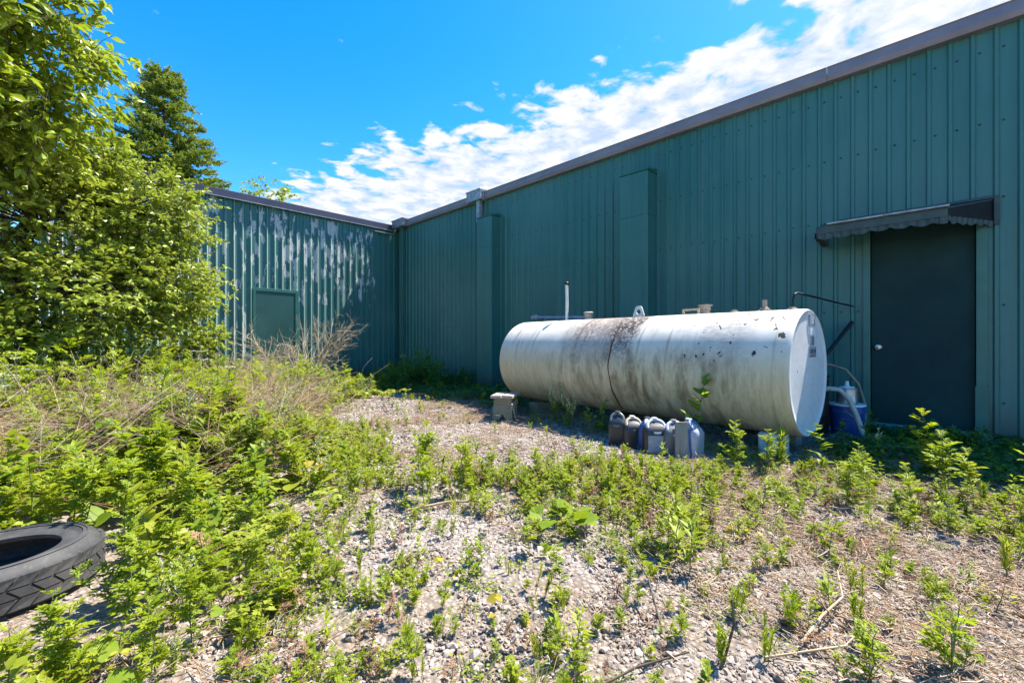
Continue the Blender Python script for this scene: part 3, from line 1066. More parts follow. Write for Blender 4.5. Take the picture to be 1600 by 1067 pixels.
MB().lathe([(.032, 0), (.036, .012), (.036, .045), (.026, .052), (.026, .062), (.034, .066), (.034, .100), (0, .102)], 14, 0, m).build('pipe_coupling', M['galv'], TK, 40)
for tt, hh in ((3.12, .035), (2.42, .012)):
    q = on_top(tt, -6)
    MB().box((q.x - .014, q.y - .01, q.z - .01), (q.x + .014, q.y + .01, q.z + hh)).build('pipe_rest', M['rust'], TK)


def lug(t, w, h):
    """lifting eye plate with a round hole"""
    z0 = TR - .006
    n = 24
    outer = []
    for k in range(n):
        a = 2 * math.pi * k / n
        c, s = math.cos(a), math.sin(a)
        # ray to a trapezoid with half width w at the foot, .5w at the top
        best = 9
        for (ax, az, bx, bz) in ((-w, -h * .5, w, -h * .5), (w, -h * .5, w * .48, h * .42), (w * .48, h * .42, w * .3, h * .5), (w * .3, h * .5, -w * .3, h * .5), (-w * .3, h * .5, -w * .48, h * .42), (-w * .48, h * .42, -w, -h * .5)):
            ex, ez = bx - ax, bz - az
            den = c * ez - s * ex
            if abs(den) < 1e-9: continue
            q = (ax * ez - az * ex) / den
            u = (ax * s - az * c) / den
            if q > 0 and -1e-6 <= u <= 1 + 1e-6: best = min(best, q)
        outer.append((c * best, s * best))
    hr = h * .21
    V, F = [], []
    for xx in (-.006, .006):
        for (oy, oz) in outer: V.append((xx, t + oy, z0 + h * .5 + oz))
        for k in range(n):
            a = 2 * math.pi * k / n; V.append((xx, t + hr * math.cos(a), z0 + h * .5 + hr * math.sin(a)))
    for k in range(n):
        j = (k + 1) % n
        F += [(k, j, n + j, n + k), (2 * n + k, 3 * n + k, 3 * n + j, 2 * n + j), (k, 2 * n + k, 2 * n + j, j), (n + k, n + j, 3 * n + j, 3 * n + k)]
    o = MB().add(V, F).build('lifting_lug', M['white_paint'], TK)
    return fix_normals(o)


lug(1.585, .078, .125)
# small rectangular hold-down frame on the crown
q = on_top(0.985, 3)
mb = MB()
mb.box((q.x - .01, q.y - .085, q.z - .01), (q.x + .01, q.y - .065, q.z + .055)); mb.box((q.x - .01, q.y + .065, q.z - .012), (q.x + .01, q.y + .085, q.z + .052))
mb.box((q.x - .01, q.y - .065, q.z + .036), (q.x + .01, q.y + .065, q.z + .054)); mb.box((q.x - .01, q.y - .065, q.z - .008), (q.x + .01, q.y + .065, q.z + .010))
mb.build('hold_down_frame', M['jug_tan'], TK, None, .003)
# copper-dark line from the crown to the wall
q = on_top(0.13, -4) + Vector((0, 0, .02))
MB().tube([q, q + Vector((.002, -.002, .07)), q + Vector((.02, -.008, .115)), q + Vector((.06, -.015, .128)), q + Vector((.5, -.05, .115)), q + Vector((1.2, -.08, .10)), q + Vector((1.66, -.10, .095))], .0085, 8).build('fuel_line', M['black_metal'], TK, 40)


# placards on the near head
def text_mesh(body, size, parent, loc, mat, name, ext=.0006, font_scale=1.0):
    cu = bpy.data.curves.new(name, 'FONT')
    cu.body = body; cu.size = size; cu.extrude = ext; cu.align_x = 'CENTER'; cu.align_y = 'CENTER'
    tmp = bpy.data.objects.new('tmp', cu)
    col.objects.link(tmp)
    dg = bpy.context.evaluated_depsgraph_get()
    me = bpy.data.meshes.new_from_object(tmp.evaluated_get(dg))
    bpy.data.objects.remove(tmp); bpy.data.curves.remove(cu)
    o = bpy.data.objects.new(name, me); col.objects.link(o)
    o.parent = parent; o.location = loc; o.rotation_euler = (R(90), 0, 0)
    o.scale = (font_scale, 1, 1)
    me.materials.clear(); me.materials.append(mat)
    return o


def placard(name, x0, x1, z0, z1, mat, d=.004):
    # the head is slightly dished: its face sits near y = 0
    return MB().box((x0, -.0045 - d, z0), (x1, .006, z1)).build(name, mat, TK, None)


pl = placard('placard', -.010, .130, .385, .475, M['ink_grey'])
o = text_mesh('U', .085, pl, (.058, -.0092, .432), M['label_white'], 'lettering', .0006, 1.0)
placard('placard', .000, .130, .310, .370, M['label_white'])
pl = placard('placard', .030, .100, .222, .300, M['ink_grey'])
for i, zz in enumerate((.238, .256, .274, .289)):
    MB().box((.040, -.0097, zz - .0035), (.090, -.008, zz + .0035)).build('printed_line', M['ink'], pl)
pl = placard('placard', -.020, .155, .125, .212, M['label_grey'])
text_mesh('USED OIL', .046, pl, (.068, -.0092, .174), M['ink'], 'lettering', .0006, .82)
MB().box((-.008, -.0097, .136), (.142, -.008, .141)).build('printed_line', M['ink'], pl)


# supports under the tank
def loc_tank(x, y, z=0):
    c, s = math.cos(TK_ROT), math.sin(TK_ROT)
    return (4.239 + c * x - s * y, .765 + s * x + c * y, z)


def bl(label, x, y, sx, sy, h, mat, rz=0.0):
    o = MB().box((-sx / 2, -sy / 2, -.04), (sx / 2, sy / 2, h)).build('support_block', mat, None, None, .012, loc_tank(x, y))
    o.rotation_euler = (0, 0, TK_ROT + rz)
    return tag(o, label, 'block', 'blocks under the tank')


bl('pale painted concrete block under the near end of the white tank', -.20, .20, .13, .20, .172, M['block'], .1)
bl('grey concrete block in shade under the wall side of the near tank end', .20, .22, .13, .20, .172, M['concrete'])
bl('dark timber sleeper under the far end of the white tank', 0.0, 2.92, .62, .16, .141, M['wood_moss'])

# ------------------------------------------------------------------ clutter behind the near tank end
pail = thing('pail', 'blue plastic pail with a metal can on top beside the tank end', 'pail', (5.33, .655, 0))
MB().lathe([(.118, 0), (.124, .006), (.140, .235), (.150, .238), (.150, .262), (.144, .264), (.144, .285), (.152, .288), (.152, .300), (.142, .302), (.130, .298), (0, .296)], 32).build('body', M['bucket_blue'], pail, 35)
MB().tube([(-.148 * math.cos(t), -.05 * math.sin(t) - .09 * math.sin(t), .262 - .11 * math.sin(t)) for t in np.linspace(0, math.pi, 16)], .003, 6).build('handle', M['steel'], pail, 40)
MB().lathe([(.150, .300), (.150, .316), (.02, .318), (0, .318)], 32).build('lid', M['label_white'], pail, 35)
can = thing('metal_can', 'tan metal can with a white spout standing on the blue pail', 'can', (5.33, .655, .318))
MB().lathe([(.086, 0), (.088, .004), (.086, .010), (.086, .140), (.089, .144), (.086, .150), (.070, .152), (0, .152)], 28).build('body', M['steel'], can, 35)
MB().lathe([(.064, .152), (.060, .160), (.030, .166), (.018, .176), (.014, .215), (0, .216)], 20).build('spout', M['white_paint'], can, 35)
drum = thing('steel_drum', 'dark drum standing in shade behind the near tank end', 'drum', (5.20, .98, 0))
MB().lathe([(.20, 0), (.208, .004), (.208, .016), (.20, .022), (.20, .19), (.207, .20), (.20, .21), (.20, .38), (.207, .39), (.20, .40), (.20, .565), (.208, .572), (.208, .588), (.20, .592), (.194, .588), (.194, .575), (0, .572)], 40).build('body', M['drum'], drum, 35)
MB().lathe([(.03, .572), (.03, .590), (.018, .594), (0, .594)], 14, 0, Matrix.Translation((.10, -.08, 0))).build('bung', M['black_metal'], drum, 35)
hose1 = MB().tube([(5.22, 1.02, .60), (5.28, .93, .672), (5.37, .80, .69), (5.45, .68, .64), (5.49, .585, .50), (5.50, .54, .33), (5.49, .53, .16), (5.45, .55, .04), (5.38, .62, .022), (5.2, .74, .02)], .014, 10).build('hose', M['hose_dark'], None, 50)
tag(hose1, 'thin olive hose arching from the drum over the blue pail', 'hose')
hose2 = MB().tube([(5.02, .86, .44), (5.06, .76, .475), (5.09, .68, .465), (5.11, .61, .38), (5.12, .56, .24), (5.12, .52, .10), (5.11, .49, .02), (5.08, .44, .015)], .023, 12).build('hose', M['hose'], None, 50)
tag(hose2, 'thick pale grey hose hanging down in front of the blue pail', 'hose')
fit = MB().tube([(5.02, .96, .40), (5.02, .86, .44)], [.03, .03], 12).build('coupling', M['steel'], None, 40); fit.parent = hose2
pole = MB().tube([(5.15, 1.02, 0.58), (5.98, .668, 1.14)], .020, 10)
pole = MB().tube([(4.93, 1.24, 0.0), (5.45, .96, .60), (5.955, .687, 1.13)], .019, 10).build('pole', M['black_metal'], None, 40)
tag(pole, 'black pipe leaning on the green wall behind the tank end', 'pole')


# ------------------------------------------------------------------ oil jugs
def rrect(w, d, r, n=4):
    pts = []
    for cx, cy, a0 in ((w / 2 - r, d / 2 - r, 0), (-w / 2 + r, d / 2 - r, 90), (-w / 2 + r, -d / 2 + r, 180), (w / 2 - r, -d / 2 + r, 270)):
        for i in range(n + 1):
            a = R(a0 + 90 * i / n); pts.append((cx + r * math.cos(a), cy + r * math.sin(a)))
    return pts


def jug(label, x, y, rz, w, d, h, body, ring, cap, lean=0.0, lab=None, group='plastic jugs in a row by the tank'):
    """upright oil jug: body, sloping shoulder, moulded handle loop, cap at the back"""
    z = float(gz(x, y))
    t = thing('plastic_jug', label, 'jug', (x, y, z), rz, group)
    t.rotation_euler = (lean, 0, rz)
    secs = [(0, .86, .86, 0), (.006, .96, .96, 0), (.02, 1, 1, 0), (.60 * h, 1, 1, 0), (.68 * h, .99, .98, .0), (.76 * h, .90, .86, .05 * d), (.84 * h, .70, .62, .14 * d), (.90 * h, .42, .45, .20 * d), (.94 * h, .30, .34, .22 * d)]
    V, F = [], []
    for (zz, sw, sd, oy) in secs:
        for (px_, py_) in rrect(w, d, min(w, d) * .22): V.append((px_ * sw, py_ * sd + oy, zz))
    n = len(rrect(w, d, .02))
    for i in range(len(secs) - 1):
        for k in range(n): F.append((i * n + k, i * n + (k + 1) % n, (i + 1) * n + (k + 1) % n, (i + 1) * n + k))
    F.append(tuple(range(n - 1, -1, -1))); F.append(tuple((len(secs) - 1) * n + k for k in range(n)))
    MB().add(V, F).build('body', body, t, 35)
    # handle loop lying on the sloping front shoulder
    c = Vector((0, -.13 * d, .80 * h)); ux = Vector((1, 0, 0)); uy = Vector((0, .62, .78)).normalized()
    pts = [c + ux * (.36 * w * math.cos(a)) + uy * (.20 * h * math.sin(a)) for a in np.linspace(0, 2 * math.pi, 25)]
    MB().tube(pts, .0155, 8, 0, False).build('handle', ring, t, 60)
    m = Matrix.Translation((0, .22 * d, .925 * h))
    MB().lathe([(.024, 0), (.026, .004), (.026, .024), (.022, .028), (0, .028)], 18, 0, m).build('cap', cap, t, 35)
    if lab:
        MB().box((-w * .40, -d / 2 - .0025, .10 * h), (w * .40, -d / 2 + .002, .58 * h)).build('label_sheet', lab, t)
        for i, zz in enumerate(np.linspace(.18, .5, 6)):
            MB().box((-w * .34, -d / 2 - .0036, zz * h - .003), (w * (.30 - .06 * (i % 3)), -d / 2 - .0024, zz * h + .003)).build('printed_line', M['ink_grey'], t)
    return t


# facing the camera side (-x, -y)
FR = -0.80
jug('black plastic jug with a squared handle at the far end of the jug row', 3.44, 2.06, FR - .35, .150, .13, .295, M['jug_dark'], M['jug_grey'], M['jug_dark'], .12)
jug('dark jug with a stained tan handle rim, second from the stool end', 3.44, 1.915, FR, .165, .13, .270, M['jug_dark'], M['jug_tan'], M['jug_pale'], .05)
jug('blue-grey jug leaning right with a pale loop handle in the jug row', 3.47, 1.79, FR + .5, .150, .13, .278, M['jug_blue'], M['jug_white'], M['jug_dark'], .10)
jug('wide charcoal jug with a grey printed label in the middle of the row', 3.375, 1.675, FR, .19, .13, .292, M['jug_dark'], M['jug_white'], M['jug_pale'], .04, M['label_grey'])
jug('plain charcoal jug with a lavender handle just left of the board', 3.42, 1.535, FR - .1, .165, .13, .285, M['jug_grey'], M['jug_white'], M['jug_grey'], .06)
jug('pale grey jug with a blue side at the near end of the row', 3.46, 1.41, FR + .7, .150, .15, .300, M['jug_pale'], M['jug_blue'], M['jug_pale'], .03)
jb = MB().box((-.055, -.011, 0), (.055, .011, .292)).build('wooden_board', M['wood_upright'], None, None, .002, (3.335, 1.43, 0))
jb.rotation_euler = (-.10, .03, FR - .05)
tag(jb, 'grey split board standing upright against the jugs', 'board')
bs = MB().box((-.02, -.014, .02), (.045, -.0115, .24)).build('blue_panel', M['jug_blue'], None, None, .001, (3.385, 1.385, 0.0))
bs.rotation_euler = (-.06, 0, FR + .1)
tag(bs, 'blue plastic sheet strip between the board and the pale jug', 'sheet')

# ------------------------------------------------------------------ wooden stool
st = thing('wooden_stool', 'small weathered plank stool at the far end of the tank', 'stool', (3.64, 3.70, 0), R(212))
for i, (yy, w_, rz_) in enumerate(((-.068, .125, .02), (.066, .125, -.03))):
    o = MB().box((-.190, -w_ / 2, .262), (.190, w_ / 2, .296)).build('seat_plank', M['wood'], st, None, .004)
    o.location = (0, yy, .003 * i); o.rotation_euler = (.02 * (-1) ** i, 0, rz_)
leg = [(-.122, .0), (-.045, .0), (0, .075), (.045, 0), (.122, 0), (.105, .258), (-.105, .258)]
for xx, tl in ((-.150, .10), (.140, -.12)):
    o = MB().prism(leg, -.018, .018).build('leg', M['wood_moss'], st, None, .003)
    fix_normals(o)
    o.rotation_euler = (tl, 0, R(90)); o.location = (xx, 0, .0)
o = MB().box((-.15, -.009, -.03), (.15, .009, .03)).build('brace', M['wood'], st, None, .002); o.location = (.02, .118, .185); o.rotation_euler = (0, .1, 0)
o = MB().box((-.012, -.009, 0), (.012, .009, .20)).build('brace', M['wood'], st, None, .002); o.location = (.09, .150, 0.0); o.rotation_euler = (.15, .25, 0)

# ------------------------------------------------------------------ tyre
ty = thing('tyre', 'worn black car tyre lying flat among weeds at the left edge', 'tyre', (-.215, 2.49, -.020))
ty.rotation_euler = (R(-2.5), R(1.5), 0.5)
RO, RI, TW = .312, .198, .172
prof = []
prof += [(RI, .035), (RI - .006, .018), (RI + .012, .012), (RI + .05, .004), (RO - .055, .0), (RO - .022, .012), (RO - .006, .036), (RO, .06)]
prof += [(RO, TW - .06), (RO - .006, TW - .036), (RO - .022, TW - .012), (RO - .052, TW), (RO - .056, TW - .0035), (RO - .060, TW), (RI + .075, TW - .001), (RI + .072, TW + .003), (RI + .066, TW + .003), (RI + .063, TW - .002), (RI + .05, TW - .004), (RI + .045, TW - .009), (RI + .030, TW - .010), (RI + .012, TW - .012), (RI - .006, TW - .018), (RI, TW - .035)]
prof += [(RI + .035, TW - .045), (RO - .04, TW - .05), (RO - .022, TW * .5), (RO - .04, .05), (RI + .035, .045)]
o = MB().lathe(prof, 96, 0, None, True).build('carcass', M['tyre'], ty, 50); fix_normals(o)
mb = MB()      # tread blocks, staggered chevrons
for row, (z0, z1, sk) in enumerate(((.032, .066, .10), (.071, .101, -.09), (.106, .140, .10))):
    for k in range(34):
        a0 = 2 * math.pi * (k + .5 * (row % 2)) / 34
        aw_ = 2 * math.pi / 34 * .84
        V = []
        for rr in (RO - .006, RO + .006):
            for (aa, zz) in ((a0, z0), (a0 + aw_, z0), (a0 + aw_ + sk, z1), (a0 + sk, z1)):
                rr2 = rr - (.004 if row != 1 and abs(zz - TW / 2) > .06 else 0)
                V.append((rr2 * math.cos(aa), rr2 * math.sin(aa), zz))
        mb.add(V, [(3, 2, 1, 0), (4, 5, 6, 7), (0, 1, 5, 4), (1, 2, 6, 5), (2, 3, 7, 6), (3, 0, 4, 7)])
o = mb.build('tread_blocks', M['tyre'], ty); tag(o, kind='stuff'); fix_normals(o)

# ------------------------------------------------------------------ plant prototypes
protos = bpy.data.collections.new('plant_prototypes')     # sources for the scatters, never linked to the scene


def rv(n, s=1.0): return rng.normal(0, s, (n, 3))


def stem_path(h, lean, wob, n=6):
    t = np.linspace(0, 1, n)
    a = rng.uniform(0, 2 * np.pi)
    P = np.stack([np.cos(a) * lean * t ** 1.6 * h, np.sin(a) * lean * t ** 1.6 * h, t * h], -1)
    P[1:, :2] += rng.normal(0, wob, (n - 1, 2)) * h
    return P


def along(P, t):
    i = np.clip(t * (len(P) - 1), 0, len(P) - 1.001); k = i.astype(int); f = (i - k)[:, None]
    return P[k] * (1 - f) + P[k + 1] * f


def weed(h, leaf, n_nodes, tmpl, bushy=0.5, mats=('leaf_weed', 'stem'), name='weed', up=0.55, start=.12):
    """upright weed, leaves round a stem and short side shoots"""
    tm = TM()
    P = stem_path(h, rng.uniform(.05, .22), .015)
    tm.tube(P, np.linspace(.0036, .0014, len(P)) * (h / .35) ** .5, 4, 1)
    shoots = [(P, 1.0)]
    for _ in range(int(bushy * 8)):
        t0 = rng.uniform(.12, .75); b = along(P, np.array([t0]))[0]
        a = rng.uniform(0, 2 * np.pi); L = h * rng.uniform(.22, .5) * (1.1 - t0)
        d = np.array([np.cos(a), np.sin(a), rng.uniform(.5, 1.2)]); d /= np.linalg.norm(d)
        s = np.linspace(0, 1, 4)[:, None]
        Q = b + d * L * s + np.array([0, 0, .25 * L]) * s ** 2
        tm.tube(Q, np.linspace(.002, .001, 4), 3, 1)
        shoots.append((Q, .72))
    for Q, k in shoots:
        m = max(3, int(n_nodes * (1.0 if k == 1.0 else .5)))
        t = np.repeat(np.linspace(start if k == 1 else .3, 1, m), 2)
        t = np.clip(t + rng.normal(0, .02, len(t)), 0, 1)
        pos = along(Q, t)
        az = np.arange(len(t)) * 2.4 + np.repeat(rng.uniform(0, 6, m), 2) + np.tile([0, np.pi], m)
        upc = up + .7 * np.clip(t - .55, 0, 1) + rng.normal(0, .22, len(t))
        ax = np.stack([np.cos(az), np.sin(az), upc], -1)
        nm = np.stack([-np.cos(az) * upc, -np.sin(az) * upc, np.ones(len(t))], -1) + rv(len(t), .22)
        size = leaf * k * (.55 + .75 * np.sin(np.pi * np.clip(t * .85 + .08, 0, 1))) * rng.uniform(.7, 1.2, len(t))
        tm.inst(*tmpl, pos, unit(ax), nm, size, 0)
    return tm.mesh(name, [M[mats[0]], M[mats[1]]])


def brush(h, n, name='weed'):
    """narrow upright shoot packed with thin leaves"""
    tm = TM()
    for s in range(rng.integers(1, 4)):
        P = stem_path(h * rng.uniform(.7, 1.1), rng.uniform(.02, .2), .012) + np.array([rng.normal(0, .018), rng.normal(0, .018), 0])
        tm.tube(P, np.linspace(.0026, .0012, len(P)), 4, 1)
        t = np.linspace(.2, 1, n)
        az = rng.uniform(0, 2 * np.pi, n)
        ax = np.stack([np.cos(az), np.sin(az), rng.uniform(1.0, 2.4, n)], -1)
        tm.inst(*kite(.075, .02), along(P, t), unit(ax), np.stack([-np.cos(az), -np.sin(az), .4 + 0 * az], -1), h * .22 * rng.uniform(.7, 1.2, n), 0)
    return tm.mesh(name, [M['leaf_grass'], M['stem']])


def broadleaf(n, leaf, spread, h, mats=('leaf_weed2', 'stem'), name='weed', tmpl=None):
    """rosette or vine of broad leaves on petioles"""
    tm = TM(); tmpl = tmpl or HT
    a = rng.uniform(0, 2 * np.pi, n); r = spread * np.sqrt(rng.uniform(.02, 1, n))
    z = h * rng.uniform(.45, 1.0, n) * (1.1 - .45 * r / spread)
    tip = np.stack([r * np.cos(a), r * np.sin(a), z], -1)
    for i in range(n):
        b = tip[i] * np.array([.25, .25, 0]); mid = (b + tip[i]) / 2 + np.array([0, 0, .15 * h])
        tm.tube(np.array([b, mid, tip[i]]), .0018, 3, 1)
    ax = np.stack([np.cos(a), np.sin(a), rng.normal(.0, .28, n)], -1) + rv(n, .35) * np.array([1, 1, .4])
    nm = np.array([0, 0, 1.0]) + rv(n, .38)
    tm.inst(*tmpl, tip, unit(ax), nm, leaf * rng.uniform(.6, 1.25, n), 0)
    return tm.mesh(name, [M[mats[0]], M[mats[1]]])


def bramble(n_canes, L, leaf, name='bramble', mat='leaf_bramble', arch=.55):
    tm = TM()
    for _ in range(n_canes):
        a = rng.uniform(0, 2 * np.pi); ln = L * rng.uniform(.6, 1.15)
        t = np.linspace(0, 1, 7)
        Q = np.stack([np.cos(a) * ln * t * .7, np.sin(a) * ln * t * .7, ln * (1.35 * t * arch - .9 * arch * t ** 2.2)], -1)
        Q[1:] += rng.normal(0, .02 * L, (6, 3)); Q[:, 2] = np.maximum(Q[:, 2], 0)
        tm.tube(Q, np.linspace(.0030, .0014, 7), 3, 1)
        m = int(13 * ln / .5) + 4
        tt = rng.uniform(.12, 1, m); pos = along(Q, tt)
        az = rng.uniform(0, 2 * np.pi, m)
        ax0 = unit(np.stack([np.cos(az), np.sin(az), rng.uniform(-.1, .5, m)], -1))
        tip = pos + ax0 * leaf * .7
        for da in (-.85, 0, .85):      # three leaflets
            c, s = np.cos(da), np.sin(da)
            ax = np.stack([ax0[:, 0] * c - ax0[:, 1] * s, ax0[:, 0] * s + ax0[:, 1] * c, ax0[:, 2] - .12], -1)
            tm.inst(*OV, tip, unit(ax), np.array([0, 0, 1.0]) + rv(m, .35), leaf * rng.uniform(.7, 1.15, m), 0)
    return tm.mesh(name, [M[mat], M['stem_dark']])


def grass(n, h, mat='leaf_grass', flat=0.6, name='grass', w=.05):
    tm = TM()
    for i in range(n):
        a = rng.uniform(0, 2 * np.pi); L = h * rng.uniform(.5, 1.2); lean = rng.uniform(.15, 1.0) * flat
        t = np.linspace(0, 1, 4)
        b = rng.normal(0, .018, 2)
        P = np.stack([b[0] + np.cos(a) * L * lean * t ** 1.5, b[1] + np.sin(a) * L * lean * t ** 1.5, L * t * (1 - .45 * lean * t)], -1)
        sd = np.array([-np.sin(a), np.cos(a), 0]) * (.0022 + .012 * w * L * 4)
        ww = np.array([.8, 1, .7, .05])[:, None]
        V = np.concatenate([P - sd * ww, P + sd * ww])
        F = []
        for k in range(3): F += [(k, k + 1, k + 5), (k, k + 5, k + 4)]
        tm.add(V, F, 0)
    return tm.mesh(name, [M[mat]])


def stalks(n, L, lo, hi, mats, name='dry_stalks', rad=.0016, branch=2, z0=.0):
    """loose dry stems with forks; lo, hi: range of the rise angle"""
    tm = TM()
    for i in range(n):
        a = rng.uniform(0, 2 * np.pi); e = rng.uniform(lo, hi); ln = L * rng.uniform(.5, 1.2)
        t = np.linspace(0, 1, 5)
        d = np.array([np.cos(a) * np.cos(e), np.sin(a) * np.cos(e), np.sin(e)])
        b = np.array([*rng.normal(0, .10 * L, 2), z0 + rng.uniform(0, .03)])
        P = b + d * ln * t[:, None] + rng.normal(0, .022 * ln, (5, 3)) * t[:, None] + np.array([0, 0, -.18 * ln * math.cos(e)]) * (t ** 2)[:, None]
        P[:, 2] = np.maximum(P[:, 2], .004)
        mi = int(rng.integers(0, len(mats)))
        tm.tube(P, np.linspace(rad, rad * .5, 5), 3, mi)
        for _ in range(branch):
            k = rng.uniform(.35, .9); q = along(P, np.array([k]))[0]
            dd = unit(d + rng.normal(0, .55, 3)); l2 = ln * rng.uniform(.15, .38)
            tm.tube(np.array([q, q + dd * l2 * .5 + rng.normal(0, .01, 3), q + dd * l2]), np.linspace(rad * .6, rad * .35, 3), 3, mi)
    return tm.mesh(name, [M[m] for m in mats])


def litter(n, r, mats=('straw', 'straw_red'), name='straw'):
    tm = TM()
    for i in range(n):
        a = rng.uniform(0, 2 * np.pi); ln = rng.uniform(.012, .055) if rng.random() < .8 else rng.uniform(.06, .13)
        c = np.array([*rng.normal(0, r, 2), .006 + rng.uniform(0, .018)])
        d = np.array([np.cos(a), np.sin(a), rng.normal(0, .12)])
        p = np.cross(d, [0, 0, 1]) * rng.normal(0, .14) * ln
        P = np.array([c - d * ln / 2, c + p, c + d * ln / 2]); P[:, 2] = np.maximum(P[:, 2], .003)
        tm.tube(P, np.array([.0011, .0012, .0006]) * rng.uniform(.6, 1.5), 3, int(rng.random() < .42))
    return tm.mesh(name, [M[m] for m in mats])


def umbel_plant(h, name='umbel'):
    tm = TM()
    for s in range(3):
        P = stem_path(h * rng.uniform(.75, 1.1), .15, .02)
        tm.tube(P, .0022, 4, 1)
        c = P[-1]; n = 90
        a = rng.uniform(0, 2 * np.pi, n); r = .032 * np.sqrt(rng.uniform(0, 1, n))
        pos = c + np.stack([r * np.cos(a), r * np.sin(a), .006 - 1.5 * r ** 2 + rng.normal(0, .002, n)], -1)
        tm.inst(*kite(.5, .0), pos, unit(rv(n) * [1, 1, .1]), np.array([0, 0, 1.0]) + rv(n, .2), .010, 2)
        for k in range(8):
            q = pos[k]; tm.tube(np.array([c - [0, 0, .03], q]), .0008, 3, 1)
    n = 26
    t = rng.uniform(.1, .6, n); az = rng.uniform(0, 6.28, n)
    tm.inst(*LB, along(P, t), unit(np.stack([np.cos(az), np.sin(az), .3 + 0 * az], -1)), np.array([0, 0, 1.]) + rv(n, .3), .09, 0)
    return tm.mesh(name, [M['leaf_weed'], M['stem'], M['umbel']])


def spire_plant(h, n_st, name='seed_weed', mats=('leaf_weed', 'stem', 'seed')):
    tm = TM()
    for s in range(n_st):
        P = stem_path(h * rng.uniform(.6, 1.1), rng.uniform(.1, .45), .02)
        tm.tube(P, np.linspace(.003, .0012, 6), 4, 1)
        for b in range(5):
            t0 = rng.uniform(.4, .9); q = along(P, np.array([t0]))[0]
            a = rng.uniform(0, 6.28); d = unit(np.array([np.cos(a) * .45, np.sin(a) * .45, 1.0])); L = h * rng.uniform(.12, .26)
            Q = q + d * L * np.linspace(0, 1, 3)[:, None]
            tm.tube(Q, .0012, 3, 1)
            m = 26; tt = rng.uniform(0.15, 1, m); az = rng.uniform(0, 6.28, m)
            tm.inst(*kite(.25, .02), along(Q, tt), unit(np.stack([np.cos(az), np.sin(az), 1.2 + 0 * az], -1)), rv(m), .016 * rng.uniform(.7, 1.3, m), 2)
        m = 22; tt = np.linspace(.08, .8, m); az = rng.uniform(0, 6.28, m)
        tm.inst(*OVN, along(P, tt), unit(np.stack([np.cos(az), np.sin(az), .6 + 0 * az], -1)), np.array([0, 0, 1.]) + rv(m, .3), .055 * rng.uniform(.6, 1.2, m), 0)
    return tm.mesh(name, [M[m] for m in mats])


def sumac(n_fr, L, name='sumac', mat='leaf_weed2'):
    tm = TM()
    trunk = stem_path(L * .8, .2, .02); tm.tube(trunk, np.linspace(.008, .005, 6), 5, 1)
    for i in range(n_fr):
        a = 2.4 * i + rng.uniform(-.3, .3); t = np.linspace(0, 1, 9)
        b = along(trunk, np.array([rng.uniform(.7, 1)]))[0]
        rise = rng.uniform(.35, .9)
        Q = b + np.stack([np.cos(a) * L * t, np.sin(a) * L * t, L * (rise * t - .65 * t ** 2)], -1)
        tm.tube(Q, np.linspace(.0035, .0015, 9), 3, 1)
        m = 22
        tt = np.repeat(np.linspace(.18, 1, m // 2), 2); sd = np.tile([1, -1], m // 2)
        pos = along(Q, tt)
        ax = np.stack([np.cos(a) * .4 - np.sin(a) * sd, np.sin(a) * .4 + np.cos(a) * sd, -.18 + rng.normal(0, .08, m)], -1)
        tm.inst(*ovate(.14, .03, -.12), pos, unit(ax), np.array([0, 0, 1.]) + rv(m, .15), L * .30 * (1.1 - .55 * tt) * rng.uniform(.9, 1.1, m), 0)
    return tm.mesh(name, [M[mat], M['stem_dark']])


def stone_mesh(i):
    import bmesh
    bm = bmesh.new()
    bmesh.ops.create_icosphere(bm, subdivisions=1, radius=1.0)
    r2 = np.random.default_rng(50 + i)
    k = r2.uniform(.55, 1.0, 3); k[2] *= .62
    for v in bm.verts:
        v.co *= float(r2.uniform(.78, 1.12)); v.co.x *= k[0]; v.co.y *= k[1]; v.co.z *= k[2]
    me = bpy.data.meshes.new('stone'); bm.to_mesh(me); bm.free()
    me.materials.append(M['stone'])
    return me


MESH = {}
for i in range(5): MESH['cut%d' % i] = weed(.34 + .04 * i, .085, 9 + i, LB, .35 + .12 * i)
for i in range(3): MESH['tall%d' % i] = weed(.52 + .06 * i, .105, 12, LB, .6)
for i in range(3): MESH['low%d' % i] = weed(.13 + .03 * i, .055, 6, LB, .5)
for i in range(3): MESH['nettle%d' % i] = weed(.36 + .05 * i, .075, 9, OV, .35, ('leaf_weed2', 'stem'))
for i in range(2): MESH['dead%d' % i] = weed(.26 + .06 * i, .06, 7, LB, .4, ('straw_red', 'stem_dark'))
for i in range(2): MESH['lance%d' % i] = weed(.34 + .06 * i, .095, 13, ovate(.12, .03, -.15), .2)
for i in range(3): MESH['brush%d' % i] = brush(.17 + .03 * i, 60)
for i in range(3): MESH['broad%d' % i] = broadleaf(8 + 3 * i, .085 + .015 * i, .15, .17)
for i in range(2): MESH['creep%d' % i] = broadleaf(26, .030, .13, .055, ('leaf_weed', 'stem'), 'weed', OV)
for i in range(3): MESH['bramble%d' % i] = bramble(6, .55, .055)
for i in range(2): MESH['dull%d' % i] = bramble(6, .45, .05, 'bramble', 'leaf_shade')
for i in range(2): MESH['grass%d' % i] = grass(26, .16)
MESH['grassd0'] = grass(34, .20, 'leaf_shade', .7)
for i in range(2): MESH['stalk%d' % i] = stalks(14, .55, .15, .9, ['straw', 'straw_red'])
for i in range(2): MESH['hay%d' % i] = stalks(20, .60, -.05, .65, ['straw', 'straw_red', 'straw'], 'dry_stalks', .0016, 2, .30)
for i in range(3): MESH['litter%d' % i] = litter(85, .10)
MESH['umbel0'] = umbel_plant(.75)
MESH['umbel1'] = umbel_plant(.65)
